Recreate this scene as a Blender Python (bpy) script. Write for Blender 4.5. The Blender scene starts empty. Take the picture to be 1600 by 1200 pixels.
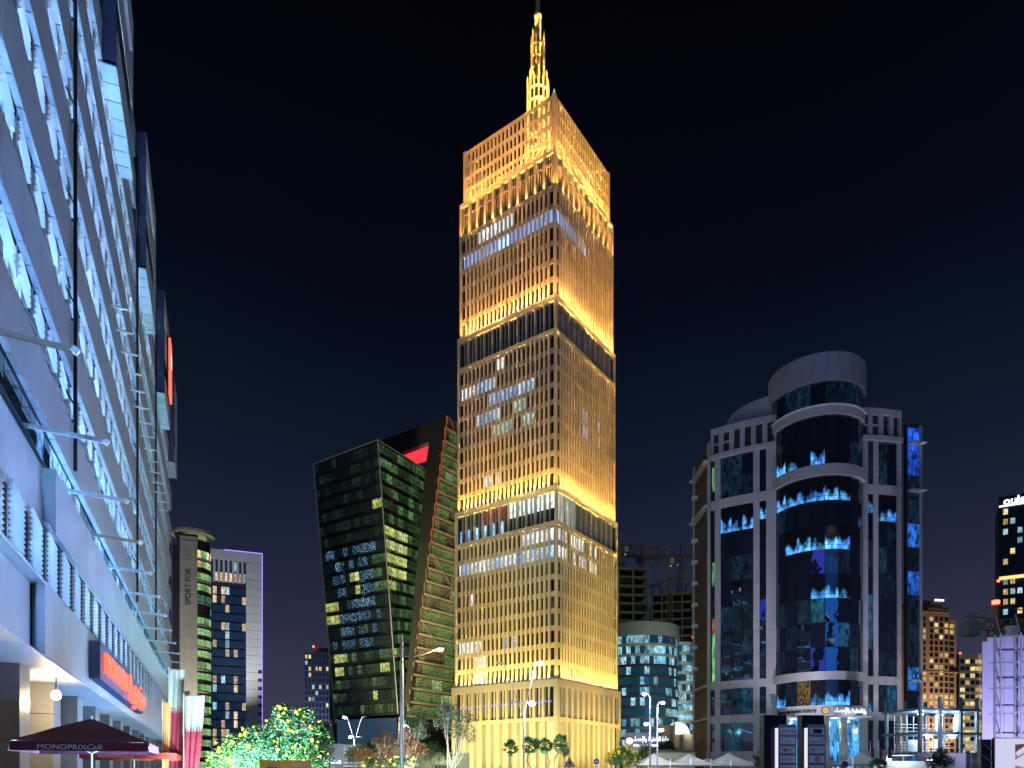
import bpy, math, random
from mathutils import Vector, Matrix
from math import sin, cos, pi, radians as R
random.seed(7)
sc = bpy.context.scene
# ------------------------------------------------------------------ camera, sky, exposure
F, CX, HY, ZC = 1105.0, 800.0, 1215.0, 1.7          # focal length and horizon measured on the 1600 px photograph
cam = bpy.data.cameras.new('camera'); camo = bpy.data.objects.new('camera', cam)
sc.collection.objects.link(camo); sc.camera = camo
cam.sensor_width = 36; cam.lens = F/1600*36; cam.shift_y = (HY-600)/1600
cam.clip_start = .1; cam.clip_end = 6000
camo.location = (0, 0, ZC); camo.rotation_euler = (R(90), 0, 0)
sc.view_settings.view_transform = 'Standard'; sc.view_settings.look = 'None'
sc.view_settings.exposure = 0; sc.view_settings.gamma = 1; sc.view_settings.use_curve_mapping = False
w = bpy.data.worlds.new('World'); sc.world = w; w.use_nodes = True
nt = w.node_tree; bg = nt.nodes['Background']
sky = nt.nodes.new('ShaderNodeTexSky'); sky.sky_type = 'NISHITA'; sky.sun_disc = False
sky.sun_elevation = R(-6); sky.sun_rotation = R(200)
tc = nt.nodes.new('ShaderNodeTexCoord'); sx = nt.nodes.new('ShaderNodeSeparateXYZ')
rp = nt.nodes.new('ShaderNodeValToRGB'); ad = nt.nodes.new('ShaderNodeMix'); ad.data_type = 'RGBA'; ad.blend_type = 'ADD'
nt.links.new(tc.outputs['Generated'], sx.inputs[0]); nz = nt.nodes.new('ShaderNodeTexNoise'); nz.inputs['Scale'].default_value = 1.6; nz.inputs['Detail'].default_value = 4; nt.links.new(tc.outputs['Generated'], nz.inputs['Vector'])
m1 = nt.nodes.new('ShaderNodeMath'); m1.operation = 'MULTIPLY_ADD'; m1.inputs[1].default_value = .16; nt.links.new(nz.outputs[0], m1.inputs[0])   # uneven city glow
m0 = nt.nodes.new('ShaderNodeMath'); m0.operation = 'ADD'; m0.inputs[1].default_value = -.08; nt.links.new(sx.outputs['Z'], m0.inputs[0])
nt.links.new(m0.outputs[0], m1.inputs[2]); nt.links.new(m1.outputs[0], rp.inputs[0])
e = rp.color_ramp.elements                             # light-polluted city night: glow low down, near black above
SKY = [(0, (.050, .048, .088)), (.12, (.039, .039, .074)), (.27, (.0150, .0205, .044)), (.42, (.0050, .0100, .0245)), (.58, (.0011, .0027, .0072)), (.78, (.0003, .0005, .0012))]
e[0].position, e[0].color = 0, (*SKY[0][1], 1); e[1].position, e[1].color = SKY[-1][0], (*SKY[-1][1], 1)
for p, c in SKY[1:-1]:
    q = e.new(p); q.color = (*c, 1)
ad.inputs[0].default_value = .02
nt.links.new(rp.outputs[0], ad.inputs[6]); nt.links.new(sky.outputs[0], ad.inputs[7])
nt.links.new(ad.outputs[2], bg.inputs[0]); bg.inputs[1].default_value = 1.0
sun = bpy.data.lights.new('moon', 'SUN'); sun.energy = .012; sun.angle = R(2); sun.color = (.75, .85, 1)
suno = bpy.data.objects.new('moon', sun); sc.collection.objects.link(suno); suno.rotation_euler = (R(48), 0, R(35))
sc.cycles.max_bounces = 5; sc.cycles.diffuse_bounces = 2; sc.cycles.glossy_bounces = 3
sc.cycles.transmission_bounces = 2; sc.cycles.sample_clamp_indirect = 4
sc.cycles.use_denoising = True; sc.cycles.use_light_tree = True
sc.cycles.caustics_reflective = False; sc.cycles.caustics_refractive = False

# ------------------------------------------------------------------ helpers
def at(px, py, Y): return Vector(((px-CX)/F*Y, Y, ZC+(HY-py)/F*Y))
def newmat(name):
    m = bpy.data.materials.new(name); m.use_nodes = True
    return m, m.node_tree, m.node_tree.nodes['Principled BSDF']
def nd(t, kind, **kw):
    n = t.nodes.new(kind)
    for k, v in kw.items(): setattr(n, k, v)
    return n
def math_(t, op, a, b=None):
    n = nd(t, 'ShaderNodeMath', operation=op)
    for i, v in enumerate((a, b)):
        if v is None: continue
        if isinstance(v, (int, float)): n.inputs[i].default_value = v
        else: t.links.new(v, n.inputs[i])
    return n.outputs[0]
def M(name, col, rough=.6, metal=0., var=.18, scale=.6, bump=0., bscale=6., stretch=(1, 1, 1), spec=.5, rvar=.06):
    """plain surface: base colour with weathering noise in world space, fine relief"""
    m, t, p = newmat(name)
    g = nd(t, 'ShaderNodeNewGeometry'); mp = nd(t, 'ShaderNodeMapping'); mp.inputs['Scale'].default_value = stretch
    t.links.new(g.outputs['Position'], mp.inputs[0])
    n = nd(t, 'ShaderNodeTexNoise'); n.inputs['Scale'].default_value = scale; n.inputs['Detail'].default_value = 6
    t.links.new(mp.outputs[0], n.inputs['Vector'])
    oi = nd(t, 'ShaderNodeObjectInfo')
    f = math_(t, 'ADD', math_(t, 'MULTIPLY', n.outputs[0], var*2), 1-var)
    f = math_(t, 'MULTIPLY', f, math_(t, 'ADD', math_(t, 'MULTIPLY', oi.outputs['Random'], rvar*2), 1-rvar))
    mx = nd(t, 'ShaderNodeVectorMath', operation='SCALE'); mx.inputs[0].default_value = col
    t.links.new(f, mx.inputs['Scale']); t.links.new(mx.outputs[0], p.inputs['Base Color'])
    p.inputs['Roughness'].default_value = rough; p.inputs['Metallic'].default_value = metal
    p.inputs['Specular IOR Level'].default_value = spec
    if bump:
        b = nd(t, 'ShaderNodeBump'); b.inputs['Strength'].default_value = bump; b.inputs['Distance'].default_value = .05
        n2 = nd(t, 'ShaderNodeTexNoise'); n2.inputs['Scale'].default_value = bscale; n2.inputs['Detail'].default_value = 4
        t.links.new(mp.outputs[0], n2.inputs['Vector']); t.links.new(n2.outputs[0], b.inputs['Height']); t.links.new(b.outputs[0], p.inputs['Normal'])
    return m
def glass(name, col=(.012, .016, .02), rough=.03, wav=.25, wscale=.5, dist=.03, tilt=0., spec=.9, em=None):
    """opaque reflective curtain-wall glass, slightly wavy, each pane set a hair out of true"""
    m, t, p = newmat(name)
    p.inputs['Base Color'].default_value = (*col, 1); p.inputs['Roughness'].default_value = rough
    p.inputs['Specular IOR Level'].default_value = spec; p.inputs['IOR'].default_value = 1.7
    g = nd(t, 'ShaderNodeNewGeometry'); oi = nd(t, 'ShaderNodeObjectInfo')
    n = nd(t, 'ShaderNodeTexNoise'); n.inputs['Scale'].default_value = wscale; n.inputs['Detail'].default_value = 2
    t.links.new(g.outputs['Position'], n.inputs['Vector'])
    b = nd(t, 'ShaderNodeBump'); b.inputs['Strength'].default_value = wav; b.inputs['Distance'].default_value = dist
    t.links.new(n.outputs[0], b.inputs['Height'])
    if tilt:
        wn = nd(t, 'ShaderNodeTexWhiteNoise', noise_dimensions='1D'); t.links.new(oi.outputs['Random'], wn.inputs['W'])
        a = nd(t, 'ShaderNodeVectorMath', operation='SUBTRACT'); a.inputs[1].default_value = (.5, .5, .5); t.links.new(wn.outputs['Color'], a.inputs[0])
        s = nd(t, 'ShaderNodeVectorMath', operation='SCALE'); s.inputs['Scale'].default_value = tilt; t.links.new(a.outputs[0], s.inputs[0])
        q = nd(t, 'ShaderNodeVectorMath', operation='ADD'); t.links.new(b.outputs[0], q.inputs[0]); t.links.new(s.outputs[0], q.inputs[1])
        z = nd(t, 'ShaderNodeVectorMath', operation='NORMALIZE'); t.links.new(q.outputs[0], z.inputs[0]); t.links.new(z.outputs[0], p.inputs['Normal'])
    else: t.links.new(b.outputs[0], p.inputs['Normal'])
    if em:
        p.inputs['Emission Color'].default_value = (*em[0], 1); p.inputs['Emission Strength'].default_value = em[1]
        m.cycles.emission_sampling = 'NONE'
    return m
def lit(name, c1, c2, strength, nscale=3., contrast=1.2, fittings=.0, shape=None, sample=False, joined=False):
    """window with the lamps on behind it: uneven room brightness, ceiling fittings, per-window differences"""
    m, t, p = newmat(name)
    p.inputs['Base Color'].default_value = (.01, .012, .014, 1); p.inputs['Roughness'].default_value = .06
    tx = nd(t, 'ShaderNodeTexCoord'); oi = nd(t, 'ShaderNodeObjectInfo')
    co = tx.outputs['Object' if joined else 'Generated']
    n = nd(t, 'ShaderNodeTexNoise', noise_dimensions='4D'); n.inputs['Scale'].default_value = nscale; n.inputs['Detail'].default_value = 3
    t.links.new(co, n.inputs['Vector']); t.links.new(math_(t, 'MULTIPLY', oi.outputs['Random'], 37.), n.inputs['W'])
    rm = nd(t, 'ShaderNodeMapRange'); rm.inputs[1].default_value = .36; rm.inputs[2].default_value = .66
    rm.inputs[3].default_value = max(.05, 1-contrast*.8); rm.inputs[4].default_value = 1+contrast*.4; t.links.new(n.outputs[0], rm.inputs[0])
    s = math_(t, 'MULTIPLY', rm.outputs[0], math_(t, 'ADD', math_(t, 'MULTIPLY', oi.outputs['Random'], .9), .55))
    sp = nd(t, 'ShaderNodeSeparateXYZ'); t.links.new(co, sp.inputs[0])
    if fittings:
        n3 = nd(t, 'ShaderNodeTexNoise', noise_dimensions='4D'); n3.inputs['Scale'].default_value = nscale*2.2
        t.links.new(co, n3.inputs['Vector']); t.links.new(math_(t, 'MULTIPLY', oi.outputs['Random'], 91.), n3.inputs['W'])
        k = math_(t, 'MULTIPLY', math_(t, 'GREATER_THAN', n3.outputs[0], .6), math_(t, 'GREATER_THAN', sp.outputs[2], .5))
        s = math_(t, 'ADD', s, math_(t, 'MULTIPLY', k, fittings))
    if shape == 'swag':      # drawn-back curtains leave a pointed lit gap
        dx = math_(t, 'ABSOLUTE', math_(t, 'SUBTRACT', math_(t, 'FRACT', math_(t, 'ADD', sp.outputs[0], math_(t, 'MULTIPLY', oi.outputs['Random'], .6))), .5))
        lim = math_(t, 'ADD', math_(t, 'MULTIPLY', n.outputs[0], .45), math_(t, 'MULTIPLY', oi.outputs['Random'], .22))
        mr = nd(t, 'ShaderNodeMapRange'); mr.inputs[1].default_value = .20; mr.inputs[2].default_value = -.12; t.links.new(math_(t, 'SUBTRACT', math_(t, 'ADD', math_(t, 'MULTIPLY', dx, .55), sp.outputs[2]), lim), mr.inputs[0])
        s = math_(t, 'MULTIPLY', s, mr.outputs[0])
        s = math_(t, 'MULTIPLY', s, math_(t, 'ADD', math_(t, 'MULTIPLY', math_(t, 'GREATER_THAN', math_(t, 'ABSOLUTE', math_(t, 'SUBTRACT', sp.outputs[2], .17)), .015), .7), .3))
    if shape == 'speckle':   # broken glints of a painted reflection
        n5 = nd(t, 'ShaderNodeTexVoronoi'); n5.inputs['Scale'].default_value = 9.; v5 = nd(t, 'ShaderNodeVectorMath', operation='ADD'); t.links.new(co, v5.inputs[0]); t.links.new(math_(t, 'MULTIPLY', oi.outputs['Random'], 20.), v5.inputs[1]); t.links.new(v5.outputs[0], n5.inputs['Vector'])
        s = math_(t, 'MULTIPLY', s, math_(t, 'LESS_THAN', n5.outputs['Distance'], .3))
    if shape == 'half':      # blinds part way down
        s = math_(t, 'MULTIPLY', s, math_(t, 'ADD', math_(t, 'MULTIPLY', math_(t, 'GREATER_THAN', sp.outputs[2], math_(t, 'MULTIPLY', oi.outputs['Random'], .7)), .8), .2))
    if shape == 'grid':      # glazing bars seen against the light
        fx = math_(t, 'FRACT', math_(t, 'MULTIPLY', sp.outputs[0], 4.)); fz = math_(t, 'FRACT', math_(t, 'MULTIPLY', sp.outputs[2], 2.))
        s = math_(t, 'MULTIPLY', s, math_(t, 'ADD', math_(t, 'MULTIPLY', math_(t, 'MULTIPLY', math_(t, 'GREATER_THAN', fx, .12), math_(t, 'GREATER_THAN', fz, .1)), .7), .3))
    mx = nd(t, 'ShaderNodeMix', data_type='RGBA'); mx.inputs[6].default_value = (*c1, 1); mx.inputs[7].default_value = (*c2, 1)
    wn = nd(t, 'ShaderNodeTexWhiteNoise', noise_dimensions='1D'); t.links.new(oi.outputs['Random'], wn.inputs['W']); t.links.new(wn.outputs[0], mx.inputs[0])
    t.links.new(mx.outputs[2], p.inputs['Emission Color']); t.links.new(math_(t, 'MULTIPLY', s, strength), p.inputs['Emission Strength'])
    if not sample: m.cycles.emission_sampling = 'NONE'
    return m
def emit(name, col, strength, sample=False):
    m, t, p = newmat(name); p.inputs['Base Color'].default_value = (.02, .02, .02, 1)
    p.inputs['Emission Color'].default_value = (*col, 1); p.inputs['Emission Strength'].default_value = strength
    if not sample: m.cycles.emission_sampling = 'NONE'
    return m
COL = sc.collection
def ob(name, me, parent=None, loc=(0, 0, 0), rot=(0, 0, 0), scale=(1, 1, 1)):
    o = bpy.data.objects.new(name, me); COL.objects.link(o); o.parent = parent
    o.location = loc; o.scale = scale
    if isinstance(rot, Matrix): o.rotation_euler = rot.to_euler()
    elif hasattr(rot, 'to_matrix') and not hasattr(rot, 'order'): o.rotation_euler = rot.to_euler()
    else: o.rotation_euler = rot
    return o
def tag(o, label, cat, group=None):
    o['label'] = label; o['category'] = cat
    if group: o['group'] = group
    return o
def thing(name, label, cat, loc=(0, 0, 0), rz=0., group=None):
    return tag(ob(name, None, None, loc, (0, 0, rz)), label, cat, group)
def stuff(o): o['kind'] = 'stuff'; return o
_cube = {}
def cube(mat):
    if mat.name not in _cube:
        me = bpy.data.meshes.new('box_' + mat.name)
        v = [(x, y, z) for x in (-.5, .5) for y in (-.5, .5) for z in (-.5, .5)]
        me.from_pydata(v, [], [(0, 1, 3, 2), (4, 6, 7, 5), (0, 4, 5, 1), (2, 3, 7, 6), (0, 2, 6, 4), (1, 5, 7, 3)])
        me.materials.append(mat); _cube[mat.name] = me
    return _cube[mat.name]
def bx(name, parent, mat, x0, x1, y0, y1, z0, z1, rz=0.):
    return ob(name, cube(mat), parent, ((x0+x1)/2, (y0+y1)/2, (z0+z1)/2), (0, 0, rz), (abs(x1-x0), abs(y1-y0), abs(z1-z0)))
def pane(name, parent, mat, loc, rz, size): return ob(name, cube(mat), parent, loc, (0, 0, rz), size)
def bar(name, parent, mat, p, q, w, h=None):
    p, q = Vector(p), Vector(q); d = q-p
    return ob(name, cube(mat), parent, (p+q)/2, d.to_track_quat('Z', 'Y'), (w, h or w, d.length))
class MB:
    def __init__(s): s.v, s.f, s.m = [], [], []
    def quad(s, pts, mi=0):
        n = len(s.v); s.v += [tuple(p) for p in pts]; s.f.append(tuple(range(n, n+len(pts)))); s.m.append(mi)
    def box(s, x0, x1, y0, y1, z0, z1, mi=0, T=None):
        n = len(s.v); v = [Vector((x, y, z)) for x in (x0, x1) for y in (y0, y1) for z in (z0, z1)]
        if T is not None: v = [T @ q for q in v]
        s.v += [tuple(q) for q in v]
        for f in ((0, 1, 3, 2), (4, 6, 7, 5), (0, 4, 5, 1), (2, 3, 7, 6), (0, 2, 6, 4), (1, 5, 7, 3)): s.f.append(tuple(n+i for i in f)); s.m.append(mi)
    def bar(s, p, q, w, h=None, mi=0):
        p, q = Vector(p), Vector(q); d = q-p; L = d.length
        T = Matrix.Translation((p+q)/2) @ d.to_track_quat('Z', 'Y').to_matrix().to_4x4()
        h = h or w; s.box(-w/2, w/2, -h/2, h/2, -L/2, L/2, mi, T)
    def tube(s, pts, rad, n=8, mi=0, cap=True):
        base = len(s.v); k = len(pts)
        for i, p in enumerate(pts):
            d = Vector(pts[min(i+1, k-1)])-Vector(pts[max(i-1, 0)]); q = d.to_track_quat('Z', 'Y')
            r = rad[i] if isinstance(rad, (list, tuple)) else rad
            for j in range(n): s.v.append(tuple(Vector(p)+q @ Vector((r*cos(2*pi*j/n), r*sin(2*pi*j/n), 0))))
        for i in range(k-1):
            for j in range(n):
                a, b = base+i*n+j, base+i*n+(j+1) % n; s.f.append((a, b, b+n, a+n)); s.m.append(mi)
        if cap: s.f.append(tuple(base+j for j in range(n-1, -1, -1))); s.m.append(mi); s.f.append(tuple(base+(k-1)*n+j for j in range(n))); s.m.append(mi)
    def arc(s, cx, cy, r0, r1, a0, a1, z0, z1, n=24, mi=0):
        """curved wall: between radii r0<r1, angle measured from -y"""
        b = len(s.v)
        for i in range(n+1):
            a = a0+(a1-a0)*i/n
            for r in (r0, r1):
                for z in (z0, z1): s.v.append((cx+r*sin(a), cy-r*cos(a), z))
        for i in range(n):
            o = b+i*4; q = o+4
            for f in ((o+2, q+2, q+3, o+3), (o, o+1, q+1, q), (o+1, o+3, q+3, q+1), (o, q, q+2, o+2)): s.f.append(f); s.m.append(mi)
        for o in (b, b+n*4): s.f.append((o, o+2, o+3, o+1)); s.m.append(mi)
    def disc(s, cx, cy, r, z, n=32, mi=0): s.quad([(cx+r*cos(2*pi*i/n), cy+r*sin(2*pi*i/n), z) for i in range(n)], mi)
    def mesh(s, name, mats, smooth=False):
        me = bpy.data.meshes.new(name); me.from_pydata(s.v, [], s.f)
        for m in (mats if isinstance(mats, (list, tuple)) else [mats]): me.materials.append(m)
        me.polygons.foreach_set('material_index', s.m)
        if smooth: me.polygons.foreach_set('use_smooth', [True]*len(s.f))
        me.update(); return me
    def build(s, name, mats, parent=None, loc=(0, 0, 0), rot=(0, 0, 0), smooth=False): return ob(name, s.mesh(name, mats, smooth), parent, loc, rot)
def many(name, parent, items, limit=295, key=None):
    """items: (mat, x0,x1,y0,y1,z0,z1). The largest in view become parts of their own, the rest one joined part."""
    items = sorted(items, key=key) if key else items
    for it in items[:limit]: bx(name, parent, *it)
    rest = items[limit:]
    if rest:
        mats = []; mb = MB()
        for it in rest:
            if it[0] not in mats: mats.append(it[0])
            mb.box(*it[1:], mi=mats.index(it[0]))
        stuff(mb.build('far_' + name, mats, parent))
def lamp(kind, name, parent, loc, energy, col, size=.1, aim=None, angle=60, blend=.8, data=None):
    if data is None:
        data = bpy.data.lights.new(name, kind); data.energy = energy; data.color = col
        if kind == 'AREA': data.size = size
        else: data.shadow_soft_size = size
        if kind == 'SPOT': data.spot_size = R(angle); data.spot_blend = blend
    o = bpy.data.objects.new(name, data); COL.objects.link(o); o.parent = parent; o.location = loc
    if aim is not None: o.rotation_euler = (Vector(aim)-Vector(loc)).to_track_quat('-Z', 'Y').to_euler()
    return o
AR = {'ا': 'FE8D FE8E', 'ب': 'FE8F FE90 FE91 FE92', 'ت': 'FE95 FE96 FE97 FE98', 'ج': 'FE9D FE9E FE9F FEA0', 'ح': 'FEA1 FEA2 FEA3 FEA4', 'خ': 'FEA5 FEA6 FEA7 FEA8',
      'ر': 'FEAD FEAE', 'ز': 'FEAF FEB0', 'ص': 'FEB9 FEBA FEBB FEBC', 'ط': 'FEC1 FEC2 FEC3 FEC4', 'ل': 'FEDD FEDE FEDF FEE0', 'م': 'FEE1 FEE2 FEE3 FEE4',
      'ن': 'FEE5 FEE6 FEE7 FEE8', 'ه': 'FEE9 FEEA FEEB FEEC', 'و': 'FEED FEEE', 'ي': 'FEF1 FEF2 FEF3 FEF4', 'إ': 'FE87 FE88', 'ء': 'FE80', 'د': 'FEA9 FEAA', 'ق': 'FED5 FED6 FED7 FED8', 'ع': 'FEC9 FECA FECB FECC'}
def arabic(s):
    out = ''
    for i, c in enumerate(s):
        if c not in AR: out += c; continue
        f = AR[c].split(); prev = i > 0 and s[i-1] in AR and len(AR[s[i-1]].split()) == 4; nxt = i+1 < len(s) and s[i+1] in AR and len(AR[s[i+1]].split()) > 1 and len(f) == 4
        out += chr(int(f[(3 if nxt else 1) if prev and len(f) > 1 else (2 if nxt else 0)], 16))
    return out[::-1]
def text(name, body, size, mat, parent, loc, rot=(R(90), 0, 0), ext=.01, align='LEFT', sxy=(1, 1), bold=0., bend=None, shear=0.):
    c = bpy.data.curves.new('lettering', 'FONT'); c.body = body; c.size = size; c.extrude = ext; c.align_x = align; c.offset = bold; c.shear = shear; c.resolution_u = 3
    o = bpy.data.objects.new('lettering', c); COL.objects.link(o); bpy.context.view_layer.update()
    me = bpy.data.meshes.new_from_object(o.evaluated_get(bpy.context.evaluated_depsgraph_get()))
    bpy.data.objects.remove(o); me.materials.clear(); me.materials.append(mat)
    for v in me.vertices: v.co.x *= sxy[0]; v.co.y *= sxy[1]
    if bend:
        for v in me.vertices:
            a = bend[1]+v.co.x/bend[0]; r = bend[0]+v.co.z; v.co = Vector((r*sin(a), -r*cos(a), v.co.y))
        rot = (0, 0, 0)
    return ob(name, me, parent, loc, rot)
def leaves(center, rad, n, size, seed, hollow=.35, flat=1., mi=0, mb=None, clump=7):
    """leaf-sized faces in loose clumps through an ellipsoid"""
    rng = random.Random(seed); mb = mb or MB(); C = Vector(center)
    for k in range(n//clump):
        while True:
            p = Vector((rng.uniform(-1, 1), rng.uniform(-1, 1), rng.uniform(-1, 1)))
            if hollow < p.length < 1: break
        p = Vector((p.x*rad[0], p.y*rad[1], p.z*rad[2]))+C
        for j in range(clump):
            q = p+Vector((rng.gauss(0, 1), rng.gauss(0, 1), rng.gauss(0, .8)))*size*1.6
            a = Vector((rng.gauss(0, 1), rng.gauss(0, 1), rng.gauss(0, .6)*flat)).normalized()
            b = a.cross(Vector((rng.gauss(0, 1), rng.gauss(0, 1), rng.gauss(0, 1)))).normalized()
            s = size*rng.uniform(.6, 1.3)
            mb.quad([q-a*s, q+b*s*.42, q+a*s, q-b*s*.42], mi)
    return mb
# ------------------------------------------------------------------ shared materials
asphalt = M('asphalt', (.05, .05, .052), .85, var=.3, bump=.3, bscale=20)
paving = M('paving', (.28, .27, .25), .8, var=.2, bump=.2)
kerbm = M('kerb_stone', (.38, .37, .35), .8)
cream = M('cream_stone', (.66, .58, .43), .72, var=.12, scale=.25, bump=.12, bscale=3, stretch=(1, 1, .3))
cream2 = M('cream_stone_spandrel', (.60, .52, .38), .75, var=.14, scale=.3)
coredark = M('dark_core', (.035, .033, .03), .8)
steel = M('galvanised_steel', (.55, .56, .58), .4, .6, var=.15, scale=3)
whitepaint = M('white_paint', (.78, .78, .77), .5, var=.08)
black = M('black_metal', (.015, .015, .017), .35, .3)
darkglass = glass('dark_window_glass', tilt=.02)
bronzeglass = glass('bronze_window_glass', (.02, .016, .011), tilt=.02)
w_blue = lit('window_blue_light', (.10, .32, 1), (.45, .72, 1), 1.35, contrast=.9, fittings=2.2)
w_white = lit('window_white_light', (.50, .72, 1), (.85, .9, .85), 1.5, contrast=.9, fittings=1.6)
w_cyan = lit('window_cyan_light', (.25, .75, .7), (.55, .8, .9), .85, contrast=1.1, fittings=2)
w_dim = lit('window_dim_green', (.06, .12, .05), (.14, .13, .05), .35, contrast=1.2, fittings=1.5)
w_warm = lit('window_warm_light', (1, .62, .22), (1, .8, .45), .9, contrast=.9, fittings=.8)
w_red = lit('window_red_room', (.5, .06, .03), (.28, .05, .02), .5, contrast=1.2, fittings=3)
bulb_white = emit('lamp_white', (.95, .98, 1), 40); bulb_warm = emit('lamp_warm', (1, .72, .38), 40); bulb_sodium = emit('lamp_sodium', (1, .42, .09), 7)
red_led = emit('aircraft_light', (1, .05, .03), 12); blue_led = emit('blue_led', (.05, .08, 1), 6)
violet_led = emit('violet_led', (.22, .12, 1), 3.0)

# ------------------------------------------------------------------ ground
def struct(o): o['kind'] = 'structure'; return o
g = MB(); g.quad([(-4000, -1500, 0), (4000, -1500, 0), (4000, 5500, 0), (-4000, 5500, 0)]); struct(g.build('ground', paving))
g = MB(); g.quad([(-9, -60, .004), (30, -60, .004), (24, 135, .004), (-24, 135, .004)]); struct(g.build('road', asphalt))
g = MB()
for a, b in (((-9.2, -60), (-24.2, 135)), ((30.2, -60), (24.2, 135))): g.bar((a[0], a[1], .06), (b[0], b[1], .06), .3, .13)
struct(g.build('kerb', kerbm))

# ------------------------------------------------------------------ the gold tower
TX, TY = (870-CX)/F*165, 165.0
bpy.context.view_layer.update()
tower = thing('office_tower', 'tall square cream stone tower floodlit gold, with a gilded spire on its roof', 'tower', (TX, TY, 0), R(54.5))
W = 31.0
def fb(name, face, mat, s0, s1, d0, d1, z0, z1):       # s along the face, d depth behind the face line
    return bx(name, tower, mat, d0, d1, s0, s1, z0, z1) if face == 'L' else bx(name, tower, mat, s0, s1, d0, d1, z0, z1)
def fbt(face, mat, s0, s1, d0, d1, z0, z1): return (mat, d0, d1, s0, s1, z0, z1) if face == 'L' else (mat, s0, s1, d0, d1, z0, z1)
fixture = M('uplight_housing', (.1, .1, .1), .5)
upl = bpy.data.lights.new('ledge_uplight', 'SPOT'); upl.color = (1, .60, .22); upl.spot_size = R(78); upl.spot_blend = 1; upl.shadow_soft_size = .05; upl.energy = 1
def falloff(l, q, li, co):
    l.use_nodes = True; t = l.node_tree; em = t.nodes['Emission']; lf = t.nodes.new('ShaderNodeLightFalloff'); lf.inputs[0].default_value = 1
    s = None
    for k, o in ((q, 'Quadratic'), (li, 'Linear'), (co, 'Constant')):
        if not k: continue
        v = math_(t, 'MULTIPLY', lf.outputs[o], k); s = v if s is None else math_(t, 'ADD', s, v)
    t.links.new(s, em.inputs['Strength'])
def uplights(inset, z, data, per=1, flank=None, dist=.27, n=22, cw=.9):
    bay = (W-2*inset-2*cw)/n
    for face in 'LR':
        for k in range(0, n+1, per):
            s = inset+cw+k*bay; s = min(max(s, inset+.45), W-inset-.45)
            p = (inset-dist, s, z+.12) if face == 'L' else (s, inset-dist, z+.12)
            ax = (p[0]+.035, p[1], p[2]+1) if face == 'L' else (p[0], p[1]+.035, p[2]+1)
            u = pane('uplight', tower, fixture, (p[0], p[1], z+.05), 0, (.16, .16, .09))
            lamp('SPOT', 'uplight_beam', tower, p, 0, None, data=data if face == 'L' else data[1] if isinstance(data, tuple) else data, aim=ax) if not isinstance(data, tuple) else lamp('SPOT', 'uplight_beam', tower, p, 0, None, data=data[0 if face == 'L' else 1], aim=ax)
UP = []
for i, (q, li, co, colr) in enumerate(((2200, 270, 78, (1, .66, .15)), (2800, 320, 66, (1, .50, .10)), (2800, 430, 62, (1, .45, .095)), (500, 640, 85, (1, .45, .09)), (800, 450, 76, (1, .45, .09)))):
    d = upl.copy(); d.color = colr; falloff(d, q, li, co); d2 = upl.copy(); d2.color = (colr[0], colr[1]*1.04, colr[2]); falloff(d2, q*1.1, li*1.08, co*1.08); UP.append((d, d2))
rngT = random.Random(11)
panes = []
def litmap(sec, row, k, face):
    """which windows are lit, read row by row off the photograph (row counted from the top of its section)"""
    if face == 'L':
        L = 21-k                      # 0 at the far left edge of the picture
        if sec == 'C':
            if row == 1: return w_white if 4 <= L <= 12 else None
            if row == 2: return w_blue
            if row == 3: return w_dim if L > 2 and rngT.random() < .6 else None
            if row == 4: return w_dim if rngT.random() < .15 else None
        if sec == 'B':
            if row == 1: return w_white if L in (9, 10) else None
            if row == 2: return w_white if L in (0, 1, 2, 3, 8) else (w_blue if 4 <= L <= 8 else None)
            if row == 3: return w_blue if 7 <= L <= 17 else None
            if row == 4: return w_blue if 4 <= L <= 9 else (w_cyan if 13 <= L <= 15 else None)
            if row == 5: return w_cyan if 8 <= L <= 12 or 15 <= L <= 17 else None
            if row == 7: return w_dim if rngT.random() < .6 else None
            if row == 8: return w_white if L in (6, 7, 9) else w_dim
        if sec == 'A':
            if row == 1: return w_white if L >= 15 else None
            if row == 2: return w_blue if rngT.random() < .55 else w_white
            if row == 3: return w_dim
            if row == 4: return w_white if L == 3 else (w_dim if rngT.random() < .7 else None)
            if row in (5, 6): return w_dim if rngT.random() < .75 else None
            if row == 7: return w_white if L < 6 else (w_blue if L in (11, 13) else None)
            if row == 8: return w_white if L in (4, 5, 6) else w_dim
            if row == 9: return w_white if L in (4, 5, 6) else w_dim
    else:
        if sec == 'C' and row == 2 and k < 11: return w_blue
        if sec == 'B' and row in (4, 5) and k in (9, 10, 15): return w_blue
        if sec == 'A' and row in (1, 2) and k < 14 and rngT.random() < .7: return w_white
        if rngT.random() < .08: return w_dim
    return None
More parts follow.
